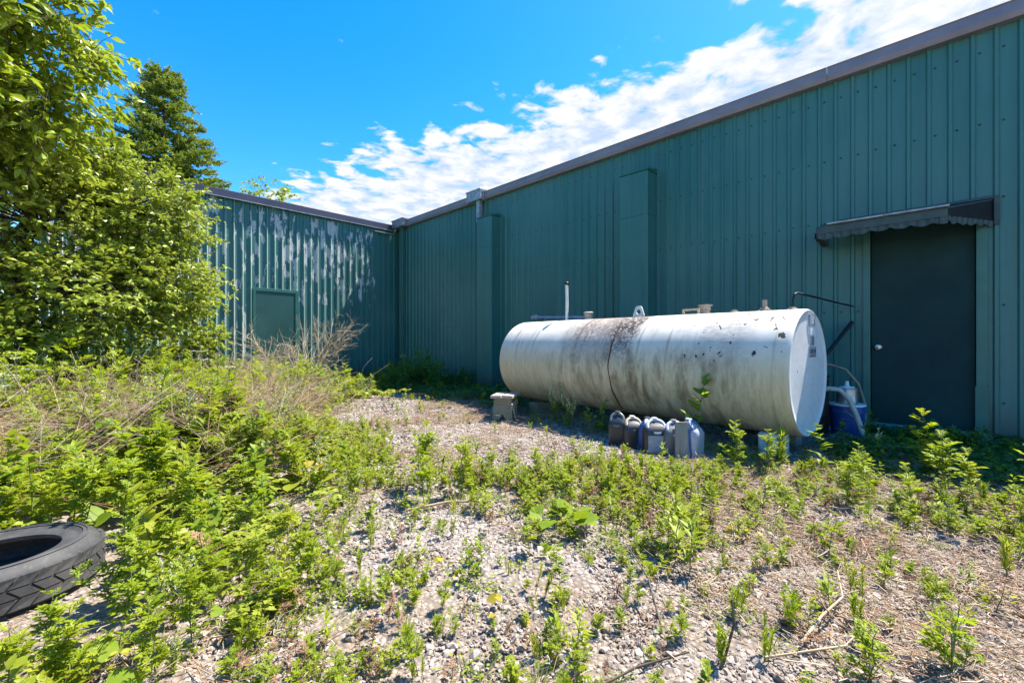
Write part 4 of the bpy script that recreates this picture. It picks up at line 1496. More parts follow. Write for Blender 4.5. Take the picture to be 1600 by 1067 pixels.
MESH['spire0'] = spire_plant(.50, 5)
MESH['spire1'] = spire_plant(.42, 4)
MESH['spike0'] = spire_plant(.40, 1, 'seed_weed', ('leaf_weed', 'stem', 'seed'))
MESH['sumac0'] = sumac(8, .42)
MESH['yellow0'] = broadleaf(7, .07, .12, .14, ('leaf_yellow', 'stem'))
for i in range(6): MESH['stone%d' % i] = stone_mesh(i)
NSCAT = [0]


def scatter(name, label, pts, keys, cat=None):
    """ONE object of kind stuff: points carrying rotation, scale and a prototype index"""
    NSCAT[0] += 1
    c = bpy.data.collections.new('%s_source_%d' % (name, NSCAT[0]))
    for i, k in enumerate(keys):
        c.objects.link(bpy.data.objects.new('%s_p%02d_%02d' % (name, NSCAT[0], i), MESH[k]))
    P = np.array([p[0:3] for p in pts], np.float32)
    me = bpy.data.meshes.new(name)
    me.vertices.add(len(P)); me.vertices.foreach_set('co', P.ravel())
    rot = np.array([(p[3], p[4], p[5]) for p in pts], np.float32)
    for nm, ty, arr, f in (('rot', 'FLOAT_VECTOR', rot, 'vector'), ('scl', 'FLOAT', np.array([p[6] for p in pts], np.float32), 'value'), ('idx', 'INT', np.array([p[7] for p in pts], np.int32), 'value')):
        a = me.attributes.new(nm, ty, 'POINT'); a.data.foreach_set(f, arr.ravel())
    me.update()
    o = bpy.data.objects.new(name, me); col.objects.link(o)
    ng = bpy.data.node_groups.new(name, 'GeometryNodeTree')
    ng.interface.new_socket('Geometry', in_out='INPUT', socket_type='NodeSocketGeometry')
    ng.interface.new_socket('Geometry', in_out='OUTPUT', socket_type='NodeSocketGeometry')
    N, L = ng.nodes, ng.links
    gi, go = N.new('NodeGroupInput'), N.new('NodeGroupOutput')
    ip = N.new('GeometryNodeInstanceOnPoints'); ci = N.new('GeometryNodeCollectionInfo')
    ci.inputs['Collection'].default_value = c
    ci.inputs['Separate Children'].default_value = True
    ci.inputs['Reset Children'].default_value = True
    ip.inputs['Pick Instance'].default_value = True

    def attr(nm, ty):
        n = N.new('GeometryNodeInputNamedAttribute'); n.data_type = ty; n.inputs['Name'].default_value = nm
        return n.outputs[0]
    L.new(gi.outputs[0], ip.inputs['Points'])
    L.new(ci.outputs[0], ip.inputs['Instance'])
    L.new(attr('idx', 'INT'), ip.inputs['Instance Index'])
    L.new(attr('rot', 'FLOAT_VECTOR'), ip.inputs['Rotation'])
    L.new(attr('scl', 'FLOAT'), ip.inputs['Scale'])
    L.new(ip.outputs[0], go.inputs[0])
    m = o.modifiers.new('scatter', 'NODES'); m.node_group = ng
    tag(o, label, cat, None, 'stuff')
    return o


def P8(x, y, s, idx, z=0.0, tilt=.10):
    return (x, y, float(gz(x, y)) + z, rng.normal(0, tilt), rng.normal(0, tilt), rng.uniform(0, 6.28), s, idx)


# ------------------------------------------------------------------ where things grow
def sm(a, b, v): t = np.clip((v - a) / (b - a), 0, 1); return t * t * (3 - 2 * t)


def edge_x(y):
    """right-hand limit of the dense growth on the left"""
    return np.interp(y, [0.5, 1.2, 1.8, 2.2, 3.0, 4.0, 5.2, 5.9, 6.6, 7.5, 9.0, 10], [0, .32, .66, 1.12, 1.52, 1.85, 2.15, 2.75, 3.55, 4.1, 4.3, 4.4])


NOISE_K = rng.uniform(-1, 1, (14, 2)) * np.array([[2.2, 2.2]] * 7 + [[5.5, 5.5]] * 7)
NOISE_P = rng.uniform(0, 6.28, 14)


def patchy(x, y):
    v = 0
    for i in range(14): v += math.sin(NOISE_K[i, 0] * x + NOISE_K[i, 1] * y + NOISE_P[i]) * (1.0 if i < 7 else .6)
    return v / 4.0


CLEAR = [(3.38, 1.75, .32), (3.36, 1.42, .24), (3.40, 2.05, .2), (4.02, .95, .16), (-.10, 1.97, .20), (.06, 2.05, .16), (3.64, 3.70, .30), (-.21, 2.48, .36)]


def free(x, y, grow=0.0):
    if any((x - a) ** 2 + (y - b) ** 2 < (r + grow) ** 2 for a, b, r in CLEAR): return False
    lx = (x - 4.239) * math.cos(.07) - (y - .765) * math.sin(.07)
    ly = (x - 4.239) * math.sin(.07) + (y - .765) * math.cos(.07)
    return not (abs(lx) < .40 and -.05 < ly < 3.4)


def in_view(x, y, m=.25):
    d = math.sin(YAW) * x + math.cos(YAW) * y; r = math.cos(YAW) * x - math.sin(YAW) * y
    return d > .55 and abs(r) < d * 1.18 + m


def grid(x0, x1, y0, y1, n):
    for _ in range(n):
        yield rng.uniform(x0, x1), rng.uniform(y0, y1)


# gravel
def np_patchy(X, Y):
    v = 0
    for i in range(14): v = v + np.sin(NOISE_K[i, 0] * X + NOISE_K[i, 1] * Y + NOISE_P[i]) * (1.0 if i < 7 else .6)
    return v / 4.0


X, Y = rng.uniform(-.6, 5.9, 700000), rng.uniform(-1.2, 9.0, 700000)
dd_ = math.sin(YAW) * X + math.cos(YAW) * Y; rr_ = math.cos(YAW) * X - math.sin(YAW) * Y
D_ = np.hypot(X, Y)
p_ = np.interp(D_, [.9, 2.0, 3.5, 6, 9], [1.0, .85, .55, .35, .15])
p_ = np.where(X < edge_x(Y) - .6, p_ * .25, p_)
p_ *= 1 - .15 * sm(1.5, 2.1, X) * sm(.9, .2, Y)           # right foreground: soil and straw
p_ *= .55 + .45 * sm(-.7, .3, np_patchy(X * .8 + 3, Y * .8))
ok_ = (dd_ > .55) & (np.abs(rr_) < dd_ * 1.18 + .2) & (rng.random(len(X)) < p_ * 1.0)
X, Y, D_ = X[ok_], Y[ok_], D_[ok_]; n_ = len(X)
S_ = .0062 * np.exp(rng.normal(0, .46, n_)) * (1 + .10 * D_)
pts = np.stack([X, Y, gz(X, Y) + S_ * rng.uniform(-.15, .25, n_), rng.normal(0, .5, n_), rng.normal(0, .5, n_), rng.uniform(0, 6.28, n_), S_, rng.integers(0, 6, n_)], -1)
print('gravel', len(pts))
scatter('gravel', 'loose pale limestone gravel covering the yard', pts, ['stone%d' % i for i in range(6)])

# straw litter
pts = []
for x, y in grid(-.3, 5.2, -1.2, 6.5, 7000):
    if not in_view(x, y): continue
    strawy = sm(1.2, 2.0, x) * sm(1.3, .3, y)
    p = (.04 + .24 * strawy + .22 * sm(.1, .8, patchy(x + 7, y - 2))) * (0.2 if x < edge_x(y) - .5 else 1)
    if rng.random() < p: pts.append(P8(x, y, rng.uniform(.8, 1.4), int(rng.integers(0, 3)), .004))
scatter('straw', 'dry straw litter strewn over the soil', pts, ['litter0', 'litter1', 'litter2'])

# dense growth on the left
pts = []
KEYS = ['cut0', 'cut1', 'cut2', 'cut3', 'cut4', 'tall0', 'tall1', 'nettle0', 'nettle1', 'nettle2', 'broad0', 'broad1', 'broad2', 'bramble0', 'bramble1', 'bramble2', 'creep0', 'creep1', 'lance0', 'yellow0', 'grass0', 'grass1', 'umbel0', 'umbel1', 'low0', 'low1', 'low2', 'dead0', 'dead1', 'spire0', 'spire1', 'lance1']
KI = {k: i for i, k in enumerate(KEYS)}


def pick(*opts):
    ks, w = zip(*opts); w = np.array(w, float) / sum(w)
    k = ks[int(rng.choice(len(ks), p=w))]
    return KI[k + str(int(rng.integers(0, sum(1 for q in KEYS if q[:-1] == k))))] if k + '0' in KI else KI[k]


for x, y in grid(-3.2, 4.6, .6, 9.9, 12000):
    e = edge_x(y)
    dn = sm(.12, -.25, x - e + .22 * patchy(x, y))
    if dn <= 0 or not in_view(x, y, .6) or not free(x, y, .02): continue
    d = math.hypot(x, y)
    if rng.random() > dn * np.interp(d, [1, 2.2, 4, 9], [.50, .46, .38, .32]): continue
    far = sm(3.0, 5.0, y + .35 * x)
    if far < .5:
        k = pick(('cut', 3.6), ('nettle', 1.8), ('broad', 1.1), ('low', 1.8), ('bramble', .5), ('tall', .5), ('lance', .5), ('creep', .6), ('yellow', .15), ('grass', .9), ('dead', .4), ('spire', .12))
        s = rng.uniform(.45, 1.10) * (.50 + .50 * sm(0, .8, e - x))
        if d < 1.9: s *= .80
    else:
        k = pick(('bramble', 4.0), ('cut', 1.6), ('nettle', 1.6), ('broad', 1.0), ('tall', .5), ('umbel', .10 if x < 1.6 else 0), ('yellow', .12), ('grass', 1.2), ('dead', .7), ('spire', .5), ('lance', .6))
        s = rng.uniform(.85, 1.35) * (.50 + .50 * sm(0, 1.0, e - x)) * (1 + .30 * sm(1.8, .2, x) * sm(5, 7, y))
        if y > 8.2 and x > 3.0: s *= .7
    pts.append(P8(x, y, s, k))
print('dense', len(pts))
scatter('undergrowth', 'dense bright green undergrowth filling the left of the yard', pts, KEYS)

# dry hay and stalks lying over the growth
pts = []
HK = ['stalk0', 'stalk1', 'hay0', 'hay1']
for i in range(330):
    if i < 26:
        t = rng.uniform(0, 1); x = -.6 + 1.7 * t + rng.normal(0, .16); y = 3.6 + .85 * t + rng.normal(0, .22)
        k, z, s = int(rng.integers(2, 4)), .12, rng.uniform(.6, 1.05)
    else:
        x = rng.uniform(-.9, 2.6); y = rng.uniform(3.3, 9.2); k, z, s = int(rng.integers(0, 2)), .12, rng.uniform(.9, 1.7)
        if x > edge_x(y) - .3: continue
    pts.append(P8(x, y, s, k, z, .12))
scatter('dry_stalks', 'tangled dry brown stalks lying over the green growth', pts, HK)

# scattered low growth of the gravel field
pts = []
K2 = ['dead0', 'dead1', 'lance0', 'low0', 'low1', 'low2', 'cut0', 'cut1', 'brush0', 'brush1', 'brush2', 'creep0', 'creep1', 'grass0', 'grass1', 'nettle0', 'yellow0']
K2I = {k: i for i, k in enumerate(K2)}
for x, y in grid(.3, 4.0, -1.2, 6.2, 22000):
    if not in_view(x, y) or not free(x, y) or x < edge_x(y) - .2: continue
    v = patchy(x, y)
    strawy = sm(1.5, 2.2, x) * sm(.8, .1, y)
    bare = sm(1.75, 2.5, y) * sm(1.75, 2.35, x) * .88                       # the open gravel towards the stool
    p = (.13 + .40 * sm(-.25, .6, v)) * (1 - .74 * strawy) * (1 - bare)
    p *= .75 + .25 * sm(1.2, 1.8, math.hypot(x, y))
    p += .10 * sm(2.2, 1.6, math.hypot(x, y)) * sm(1.5, .9, x)
    p += .30 * sm(2.7, 3.1, x) * sm(3.75, 3.5, x) * sm(.8, .5, y) + .14 * sm(1.5, 1.9, x) * sm(3.1, 2.7, x) * sm(.4, .9, y) * sm(2.1, 1.7, y)
    if rng.random() > p: continue
    kk = rng.choice(['dead0', 'dead1', 'lance0', 'low0', 'low1', 'low2', 'cut0', 'cut1', 'brush0', 'brush1', 'creep0', 'creep1', 'grass0', 'nettle0', 'yellow0'], p=[.06, .05, .03, .16, .16, .14, .02, .02, .04, .04, .12, .08, .06, .01, .01])
    pts.append(P8(x, y, rng.uniform(.38, .82) * (.74 if math.hypot(x, y) < 2 else .90) * (.7 if kk[:3] in ('cut', 'net', 'lan', 'dea') else 1), K2I[kk]))
print('field', len(pts))
scatter('ground_cover', 'low bright weeds sprouting through the gravel', pts, K2)

# shaded strip along the walls
pts = []
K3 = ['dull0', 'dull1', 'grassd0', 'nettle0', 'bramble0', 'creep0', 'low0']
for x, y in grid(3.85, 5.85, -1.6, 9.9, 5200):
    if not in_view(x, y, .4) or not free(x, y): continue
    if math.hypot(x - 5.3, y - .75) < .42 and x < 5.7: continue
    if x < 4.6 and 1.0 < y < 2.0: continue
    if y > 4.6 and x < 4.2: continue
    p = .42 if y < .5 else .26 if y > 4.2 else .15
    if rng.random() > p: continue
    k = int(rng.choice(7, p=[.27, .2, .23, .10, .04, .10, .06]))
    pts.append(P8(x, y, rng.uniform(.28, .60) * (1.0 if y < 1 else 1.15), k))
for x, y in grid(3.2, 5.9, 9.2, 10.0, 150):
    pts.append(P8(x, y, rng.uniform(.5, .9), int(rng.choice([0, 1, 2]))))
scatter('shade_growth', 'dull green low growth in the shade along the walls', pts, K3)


# ------------------------------------------------------------------ single plants one can point to
def plant(key, x, y, s, rz, label, cat='weed', group=None, name='weed', tilt=(0, 0)):
    o = bpy.data.objects.new(name, MESH[key])
    o.location = (x, y, float(gz(x, y)) - .004); o.scale = (s, s, s); o.rotation_euler = (tilt[0], tilt[1], rz)
    col.objects.link(o)
    return tag(o, label, cat, group)


plant('spire0', 3.86, 3.12, 1.0, .4, 'pale seed-headed weed with several spires before the far half of the tank', name='seed_weed')
plant('spire1', 3.80, 2.86, .95, 2.4, 'second pale seed-headed weed, nearer the jugs than its twin', name='seed_weed')
plant('stalk1', 3.98, 3.52, .55, 1.0, 'bleached dry stalks bent over beside the wooden stool', 'dry weed', None, 'dry_weed')
plant('nettle2', 3.72, 2.42, .80, .3, 'leafy green weed just left of the jug row', name='weed')
plant('nettle1', 3.66, 2.52, .70, 1.3, 'shorter leafy weed between the seed heads and the jug row')
plant('nettle2', 3.60, 1.42, 1.35, .9, 'tall broad-leaved weed rising behind the jugs in front of the tank')
plant('cut4', 3.28, 1.02, .70, 0, 'bushy bright weed directly right of the pale jug')
plant('cut3', 3.36, .86, .70, 2, 'bushy bright weed between the jugs and the pale support block')
plant('brush2', 3.62, .86, 1.5, 0, 'grassy upright tuft just left of the pale support block', 'grass tuft', None, 'grass_tuft')
plant('nettle0', 3.72, .60, .85, 1, 'pale-topped weed standing right of the pale support block')
plant('spike0', 4.55, .35, .85, 1, 'white flower spike in front of the shade by the hoses', 'flower spike', None, 'flower_spike')
plant('tall1', 3.95, .02, .78, .5, 'large pale ragged-leaved weed sunlit against the dark door sill')
plant('tall0', 3.62, -.02, .72, 1.4, 'tall sunlit weed right of the largest ragged weed by the door')
plant('tall2', 3.72, -.34, .72, 2.6, 'forked sunlit weed below the right door jamb')
plant('tall1', 3.42, -.50, .70, 3.6, 'sunlit weed at the right edge of the photograph below the wall')
for i, (x, y, s) in enumerate(((3.30, .30, .62), (3.15, .10, .60), (3.40, -.12, .66), (3.05, .38, .55), (3.30, -.32, .6), (2.95, -.05, .5), (3.55, .35, .55))):
    plant('cut%d' % (i % 5), x, y, s * 1.15, i * 1.1, 'sunlit yellow-green weed in the thick row before the door', 'weed', 'weeds in the row before the door')
plant('broad2', 1.62, 1.30, .85, .2, 'dark broad-leaved rosette in the middle of the gravel', 'weed')
plant('lance1', 1.78, .78, .72, .2, 'large leafy weed clump in the centre foreground right of the middle')
plant('lance0', 1.70, .70, .62, 1.7, 'lower companion of the large leafy clump in the centre foreground')
plant('cut4', 1.86, .86, .55, 2.7, 'bright weed behind the large leafy clump in the centre foreground')
for i, (x, y, s, k) in enumerate(((1.50, 2.24, .95, 'cut2'), (1.40, 2.08, .85, 'cut1'), (1.62, 2.02, .8, 'cut3'))):
    plant(k, x, y, s, i * 1.3, 'slender upright weed in the gravel left of the picture middle', 'weed', 'slender weeds left of the middle')
for i, (x, y, s, k) in enumerate(((2.02, 1.80, .75, 'cut4'), (2.15, 1.62, .7, 'cut3'), (2.34, 1.44, .72, 'cut4'), (2.50, 1.28, .65, 'cut2'), (1.88, 1.40, .7, 'cut3'), (2.65, 1.5, .6, 'cut2'), (2.45, 1.75, .6, 'cut1'), (2.2, 1.1, .7, 'cut4'), (2.0, 1.05, .6, 'cut2'))):
    plant(k, x, y, s * .72, i * 1.7, 'bushy yellow-green weed in the patch between the jugs and the camera', 'weed', 'weed patch between jugs and camera')
for i, (x, y, s) in enumerate(((2.0, .22, .72), (1.80, .20, .6), (1.62, .33, .6), (1.40, .36, .62), (1.28, .44, .62), (1.55, .48, .6))):
    plant('brush%d' % (i % 3), x, y, s, i * .9, 'upright needle-leaved shoot in the straw at the lower right', 'shoot', 'needle-leaved shoots in the straw', 'needle_shoot')
plant('brush2', 2.62, -.17, .85, 0, 'dense yellow-green tuft on bare straw near the right edge', 'tuft', None, 'grass_tuft')
plant('creep0', 2.28, -.06, 1.1, 0, 'flat leafy tuft on bare straw below the yellow-green tuft', 'tuft', None, 'low_weed')
plant('grass1', 1.92, .0, .8, 0, 'spread grass tuft in the straw at the lower right', 'grass tuft', None, 'grass_tuft')
plant('low2', 1.70, -.02, 1.15, 0, 'low feathery weed at the bottom right of the picture')
plant('low1', 1.52, .14, 1.0, 2, 'low feathery weed at the bottom, left of its twin')
plant('low2', 2.35, .35, 1.0, 1, 'small broad weed on the bare soil right of centre')
# around the tyre
plant('cut4', .10, 1.98, .68, .3, 'feathery weed growing up in front of the tyre tread', 'weed')
plant('cut3', .19, 1.92, .62, 1.9, 'second feathery weed beside the one on the tyre tread', 'weed')
plant('broad0', -.05, 1.86, .50, .6, 'pair of pale round leaves in front of the tyre', 'weed', None, 'broad_leaf_weed')
plant('broad1', .30, 2.20, .72, 2.0, 'shiny broad-leaved weed right of the tyre', 'weed', None, 'broad_leaf_weed')
plant('broad1', .42, 2.55, .75, .3, 'broad-leaved weed behind the tyre in half shade', 'weed', None, 'broad_leaf_weed')
plant('broad2', .95, 2.75, .95, .9, 'large yellowing broad-leaved weed in the left growth', 'weed', None, 'broad_leaf_weed')
plant('yellow0', 1.02, 2.92, 1.1, .2, 'yellow and orange leaves of a withering weed in the left growth', 'weed', None, 'withered_weed')
plant('broad0', .42, 1.72, .62, 1.1, 'heart-leaved weed in the left foreground gravel', 'weed', None, 'broad_leaf_weed')
for i, (x, y, s) in enumerate(((.10, 1.66, .62), (.26, 1.62, .60), (.0, 1.55, .55), (.34, 1.80, .66), (.50, 1.60, .55), (.62, 1.76, .6), (.16, 1.48, .5))):
    plant('cut%d' % ((i + 2) % 5), x, y, s, i * 2.1, 'fresh feathery weed in the lower left corner of the picture', 'weed', 'feathery weeds in the lower left corner')
# sumac and umbels at the foot of the trees
plant('sumac0', .10, 5.9, 1.15, .3, 'sumac sapling with long comb-like fronds at the foot of the trees', 'sapling', None, 'sumac_sapling')
plant('sumac0', .28, 5.3, .85, 2.3, 'smaller sumac sapling nearer the camera under the trees', 'sapling', None, 'sumac_sapling')
for i, (x, y, s) in enumerate(((-.25, 5.6, 1.05), (-.42, 5.9, 1.1), (.80, 7.6, 1.1), (1.05, 7.9, 1.0), (1.25, 8.3, 1.1), (1.5, 8.6, 1.0))):
    plant('umbel%d' % (i % 2), x, y, s, i, 'white flat-topped flower under the trees left' if i < 2 else 'white flat-topped flower before the peeling wall', 'wildflower', 'white umbels under the trees' if i < 2 else 'white umbels before the peeling wall', 'wildflower')
plant('bramble2', 3.62, 6.35, .85, .2, 'arching bramble sprig sunlit at the edge of the corner shade', 'bramble', None, 'bramble')
plant('bramble1', 3.95, 5.55, .55, 1.2, 'small sunlit sprig between the corner shrub and the stool', 'bramble', None, 'bramble')


# dead branchy bush before the small door
def dead_bush(name, label, base, h, n, spread, mat):
    tm = TM()
    for i in range(n):
        a = rng.uniform(0, 2 * np.pi); ln = h * rng.uniform(.6, 1.1)
        d = np.array([np.cos(a) * spread, np.sin(a) * spread, 1.0]); d /= np.linalg.norm(d)
        t = np.linspace(0, 1, 6)[:, None]
        P = d * ln * t + rng.normal(0, .03, (6, 3)) * t * h
        tm.tube(P, np.linspace(.008, .003, 6), 4, 0)
        for _ in range(9):
            q = along(P, np.array([rng.uniform(.25, 1)]))[0]; dd = unit(d + rng.normal(0, .6, 3)); l2 = ln * rng.uniform(.15, .45)
            Q = q + dd * l2 * np.linspace(0, 1, 4)[:, None] + rng.normal(0, .012, (4, 3))
            tm.tube(Q, np.linspace(.0042, .0022, 4), 3, 0)
            for _ in range(3):
                q2 = along(Q, np.array([rng.uniform(.3, 1)]))[0]; d3 = unit(dd + rng.normal(0, .6, 3))
                tm.tube(np.array([q2, q2 + d3 * l2 * .25, q2 + d3 * l2 * .45 + rng.normal(0, .01, 3)]), [.0022, .0016, .0011], 3, 0)
    o = tm.build(name, [M[mat]]); o.location = base
    return tag(o, label, 'dead bush')


dead_bush('dead_bush', 'bare tan branches of a dead bush before the small rear door', (2.95, 8.3, 0), 1.45, 20, .85, 'twig_pale')
dead_bush('dead_bush', 'smaller dead twiggy bush left of the small rear door', (1.9, 8.1, 0), .95, 9, .8, 'twig_pale')

# sticks on the ground
for i, (pts_, r, m, lab) in enumerate((
        ([(1.25, 2.02, .02), (1.46, 1.93, .035), (1.66, 1.80, .02)], .007, 'twig_pale', 'grey stick lying on gravel left of the middle'),
        ([(1.52, .30, .02), (1.68, .27, .05), (1.86, .24, .05), (2.05, .28, .06)], .0042, 'twig_pale', 'long curved pale stick in the straw at the lower right'),
        ([(1.40, .36, .01), (1.60, .20, .03), (1.78, .17, .02)], .0035, 'twig_pale', 'second pale stick below the long curved one'),
        ([(1.30, .62, .01), (1.40, .72, .10), (1.50, .86, .14)], .0035, 'stem_dark', 'thin dark reddish twig rising left of the centre foreground clump'),
        ([(1.30, .44, .0), (1.33, .42, .11), (1.34, .43, .17)], .004, 'stem_dark', 'upright dark stub of a cut weed at the bottom'),
        ([(.92, .66, .012), (1.10, .60, .02), (1.26, .52, .015)], .0038, 'stem_dark', 'dark stick at the bottom edge of the picture'),
        ([(3.3, 5.9, .02), (3.05, 5.5, .04), (2.9, 5.1, .02)], .006, 'stem_dark', 'dark twig on the open gravel before the corner'),
        ([(4.05, 4.35, .03), (3.85, 4.15, .03), (3.7, 4.0, .02)], .010, 'twig_pale', 'pale stick on the ground left of the stool'))):
    P = np.array(pts_); P[:, 2] += gz(P[:, 0], P[:, 1])
    o = MB().tube([tuple(p) for p in P], [r, r * .9, r * .7][:len(P)] if len(P) == 3 else [r, r * .95, r * .8, r * .6], 6).build('stick', M[m], None, 60)
    tag(o, lab, 'stick')


ORD = ['first', 'second', 'third', 'fourth', 'fifth', 'sixth', 'seventh', 'eighth', 'ninth']


def number_groups(heads):
    for g, text in heads.items():
        obs = [o for o in col.objects if o.get('group') == g and o.parent is None]
        key = lambda o: (math.cos(YAW) * o.location.x - math.sin(YAW) * o.location.y) / (math.sin(YAW) * o.location.x + math.cos(YAW) * o.location.y)
        for i, o in enumerate(sorted(obs, key=key)): o['label'] = text % ORD[i]


number_groups({
    'feathery weeds in the lower left corner': '%s from the left of the feathery weeds in the lower left corner',
    'weed patch between jugs and camera': '%s from the left of the bushy weeds between the jugs and camera',
    'needle-leaved shoots in the straw': '%s from the left of the needle-leaved shoots in the lower right straw',
    'slender weeds left of the middle': '%s from the left of the slender upright weeds left of the middle',
    'weeds in the row before the door': '%s from the left of the yellow-green weeds in the row before the door',
    'white umbels under the trees': '%s from the left of the white umbels under the left trees',
    'white umbels before the peeling wall': '%s from the left of the white umbels before the peeling wall'})


# corner shrub: juniper-like, in shade
def fan_shrub(name, label, base, h, r, n, mat, leaf, group=None):
    t = thing(name, label, 'shrub', base, 0, group)
    tm = TM(); st = TM()
    for i in range(n):
        a = rng.uniform(0, 2 * np.pi); e = rng.uniform(.15, 1.2); ln = (h if e > .7 else r) * rng.uniform(.6, 1.05)
        d = np.array([np.cos(a) * np.cos(e), np.sin(a) * np.cos(e), np.sin(e)])
        s = np.linspace(0, 1, 5)[:, None]
        P = d * ln * s + np.array([0, 0, -.15 * ln]) * s ** 2 + rng.normal(0, .02, (5, 3)) * s; P[:, 2] = np.maximum(P[:, 2], .02)
        st.tube(P, np.linspace(.008, .002, 5), 4, 0)
        for _ in range(12):
            q = along(P, np.array([rng.uniform(.3, 1)]))[0]; dd = unit(d + rng.normal(0, .55, 3)); l2 = ln * rng.uniform(.12, .3)
            m = 22; tt = rng.uniform(0, 1, m)
            pos = q + dd * l2 * tt[:, None]
            tm.inst(*kite(.16, .02), pos, unit(dd * 1.0 + rv(m, .5)), rv(m), leaf * rng.uniform(.7, 1.2, m), 0)
    st.build('stem', [M['stem_dark']], t); tm.build('foliage', [M[mat]], t)
    return t


fan_shrub('evergreen_shrub', 'dark low evergreen shrub in the shaded building corner', (5.05, 7.75, 0), .85, .90, 52, 'leaf_shrub', .055)
fan_shrub('evergreen_shrub', 'low dark evergreen spread against the wall right of the corner shrub', (5.45, 6.95, 0), .38, .55, 22, 'leaf_shade', .05)
fan_shrub('evergreen_shrub', 'small dull tuft-like shrub before the door sill', (5.25, .0, 0), .28, .22, 18, 'leaf_shade', .05)


# ------------------------------------------------------------------ trees
def tree(name, label, base, trunk_pts, r0, centers, n_twigs, leaves_per, leaf, mat, tmpl, cat='tree', twig=.45, group=None, droop=.15, shell=.35):
    """centers: (x, y, z, rx, ry, rz, weight) lobes of the crown, in metres from the base"""
    t = thing(name, label, cat, base, 0, group)
    tk = TM(); P = np.array(trunk_pts, float)
    tk.tube(P, np.linspace(r0, r0 * .35, len(P)), 8, 0)
    cr = TM()
    W = np.array([c[6] for c in centers], float); W /= W.sum()
    for ci, c in enumerate(centers):
        cc = np.array(c[:3]); rr = np.array(c[3:6])
        h = np.clip(cc[2] / max(P[-1, 2], .1), .05, 1); b = along(P, np.array([h * .85]))[0]
        mid = (b + cc) / 2 + rng.normal(0, .1, 3)
        limb = np.array([b, mid, cc]); tk.tube(limb, [r0 * .45, r0 * .3, r0 * .14], 6, 0)
        n = int(n_twigs * W[ci])
        u = unit(rng.normal(0, 1, (n, 3))); rad = (shell + (1 - shell) * rng.uniform(0, 1, (n, 1))) ** .5
        rad *= rng.uniform(.80, 1.14, (n, 1))
        q = cc + u * rr * rad
        for i in range(n):
            if q[i, 2] + base[2] < .05: continue
            out = unit(u[i] + rng.normal(0, .45, 3) + np.array([0, 0, .15])); L = twig * rng.uniform(.6, 1.2)
            s = np.linspace(0, 1, 4)[:, None]
            Q = q[i] + out * L * (s - .5) + np.array([0, 0, -droop * L]) * s ** 2
            cr.tube(Q, np.linspace(.0045, .0015, 4), 3, 1)
            if rng.random() < .10: tk.tube(np.array([along(limb, np.array([rng.uniform(.5, 1)]))[0], (limb[-1] + Q[0]) / 2 + rng.normal(0, .08, 3), Q[0]]), [r0 * .1 + .004, .008, .004], 4, 0)
            m = int(leaves_per * rng.uniform(.6, 1.3))
            tt = rng.uniform(0, 1, m); pos = along(Q, tt)
            sd = unit(np.cross(out, [0, 0, 1.0])) * np.where(rng.random(m) < .5, 1, -1)[:, None]
            ax = unit(sd * .9 + out * .6 + rv(m, .35) + np.array([0, 0, -droop]))
            nm = np.array([0, 0, 1.0]) + rv(m, .75)
            cr.inst(*tmpl, pos + ax * .012, ax, nm, leaf * rng.uniform(.6, 1.25, m), 0)
    tk.build('trunk', [M['bark']], t); cr.build('crown', [M[mat], M['stem_dark']], t)
    return t


tree('leafy_tree', 'large bushy yellow-green tree hiding the left end of the rear wing', (-.42, 8.0, 0),
     [(0, 0, 0), (.05, .0, .8), (-.02, .1, 1.8), (.1, .1, 2.8), (.1, 0, 3.4)], .11,
     [(.0, .0, 2.4, 1.3, 1.1, 1.1, 1.3), (1.10, -.1, 2.75, .85, .8, .75, 1.0), (1.35, -.25, 1.75, .72, .7, .6, .7), (.6, -.5, 1.5, .9, .8, .7, .8), (-.9, -.4, 2.2, 1.1, 1.0, 1.1, 1.0), (-.5, -.7, 3.3, 1.0, .9, .8, .9), (.35, -.1, 3.15, .75, .7, .6, .6), (-1.2, -.3, 1.0, 1.0, .8, .8, .7), (-.1, -.6, .85, .9, .7, .6, .6)],
     2700, 27, .072, 'leaf_tree', ovate(.25, .09, -.16))
tree('leafy_tree', 'tall tree with larger drooping leaves reaching out of the top left corner', (-1.9, 6.6, 0),
     [(0, 0, 0), (.05, .05, 1.2), (.15, 0, 2.6), (.3, -.1, 4.0), (.4, -.1, 5.2)], .13,
     [(.3, -.2, 4.6, 1.2, 1.1, 1.0, 1), (1.35, -.2, 4.4, .60, .6, .75, .7), (1.0, .1, 3.7, .85, .7, .6, .7), (.2, -.4, 3.5, 1.0, .8, .8, .8), (.9, -.1, 5.4, .8, .8, .8, .8), (-.6, -.3, 4.8, 1.0, 1.0, 1.0, .6), (1.80, -.1, 4.2, .50, .5, .65, .45), (1.70, .0, 3.35, .55, .55, .45, .45)],
     800, 21, .105, 'leaf_maple', ovate(.22, .09, -.24), droop=.35, twig=.6)
tree('leafy_bush', 'low leafy bush spilling over the foot of the peeling wall', (1.35, 8.7, 0),
     [(0, 0, 0), (.05, -.02, .4), (.1, 0, .9)], .04,
     [(0, 0, 1.0, .45, .45, .42, 1), (.28, -.1, .95, .30, .3, .22, .6), (-.4, -.1, .85, .5, .45, .45, .8), (.05, -.2, .55, .5, .4, .32, .7)],
     170, 22, .065, 'leaf_bramble', OV, 'bush', .3)
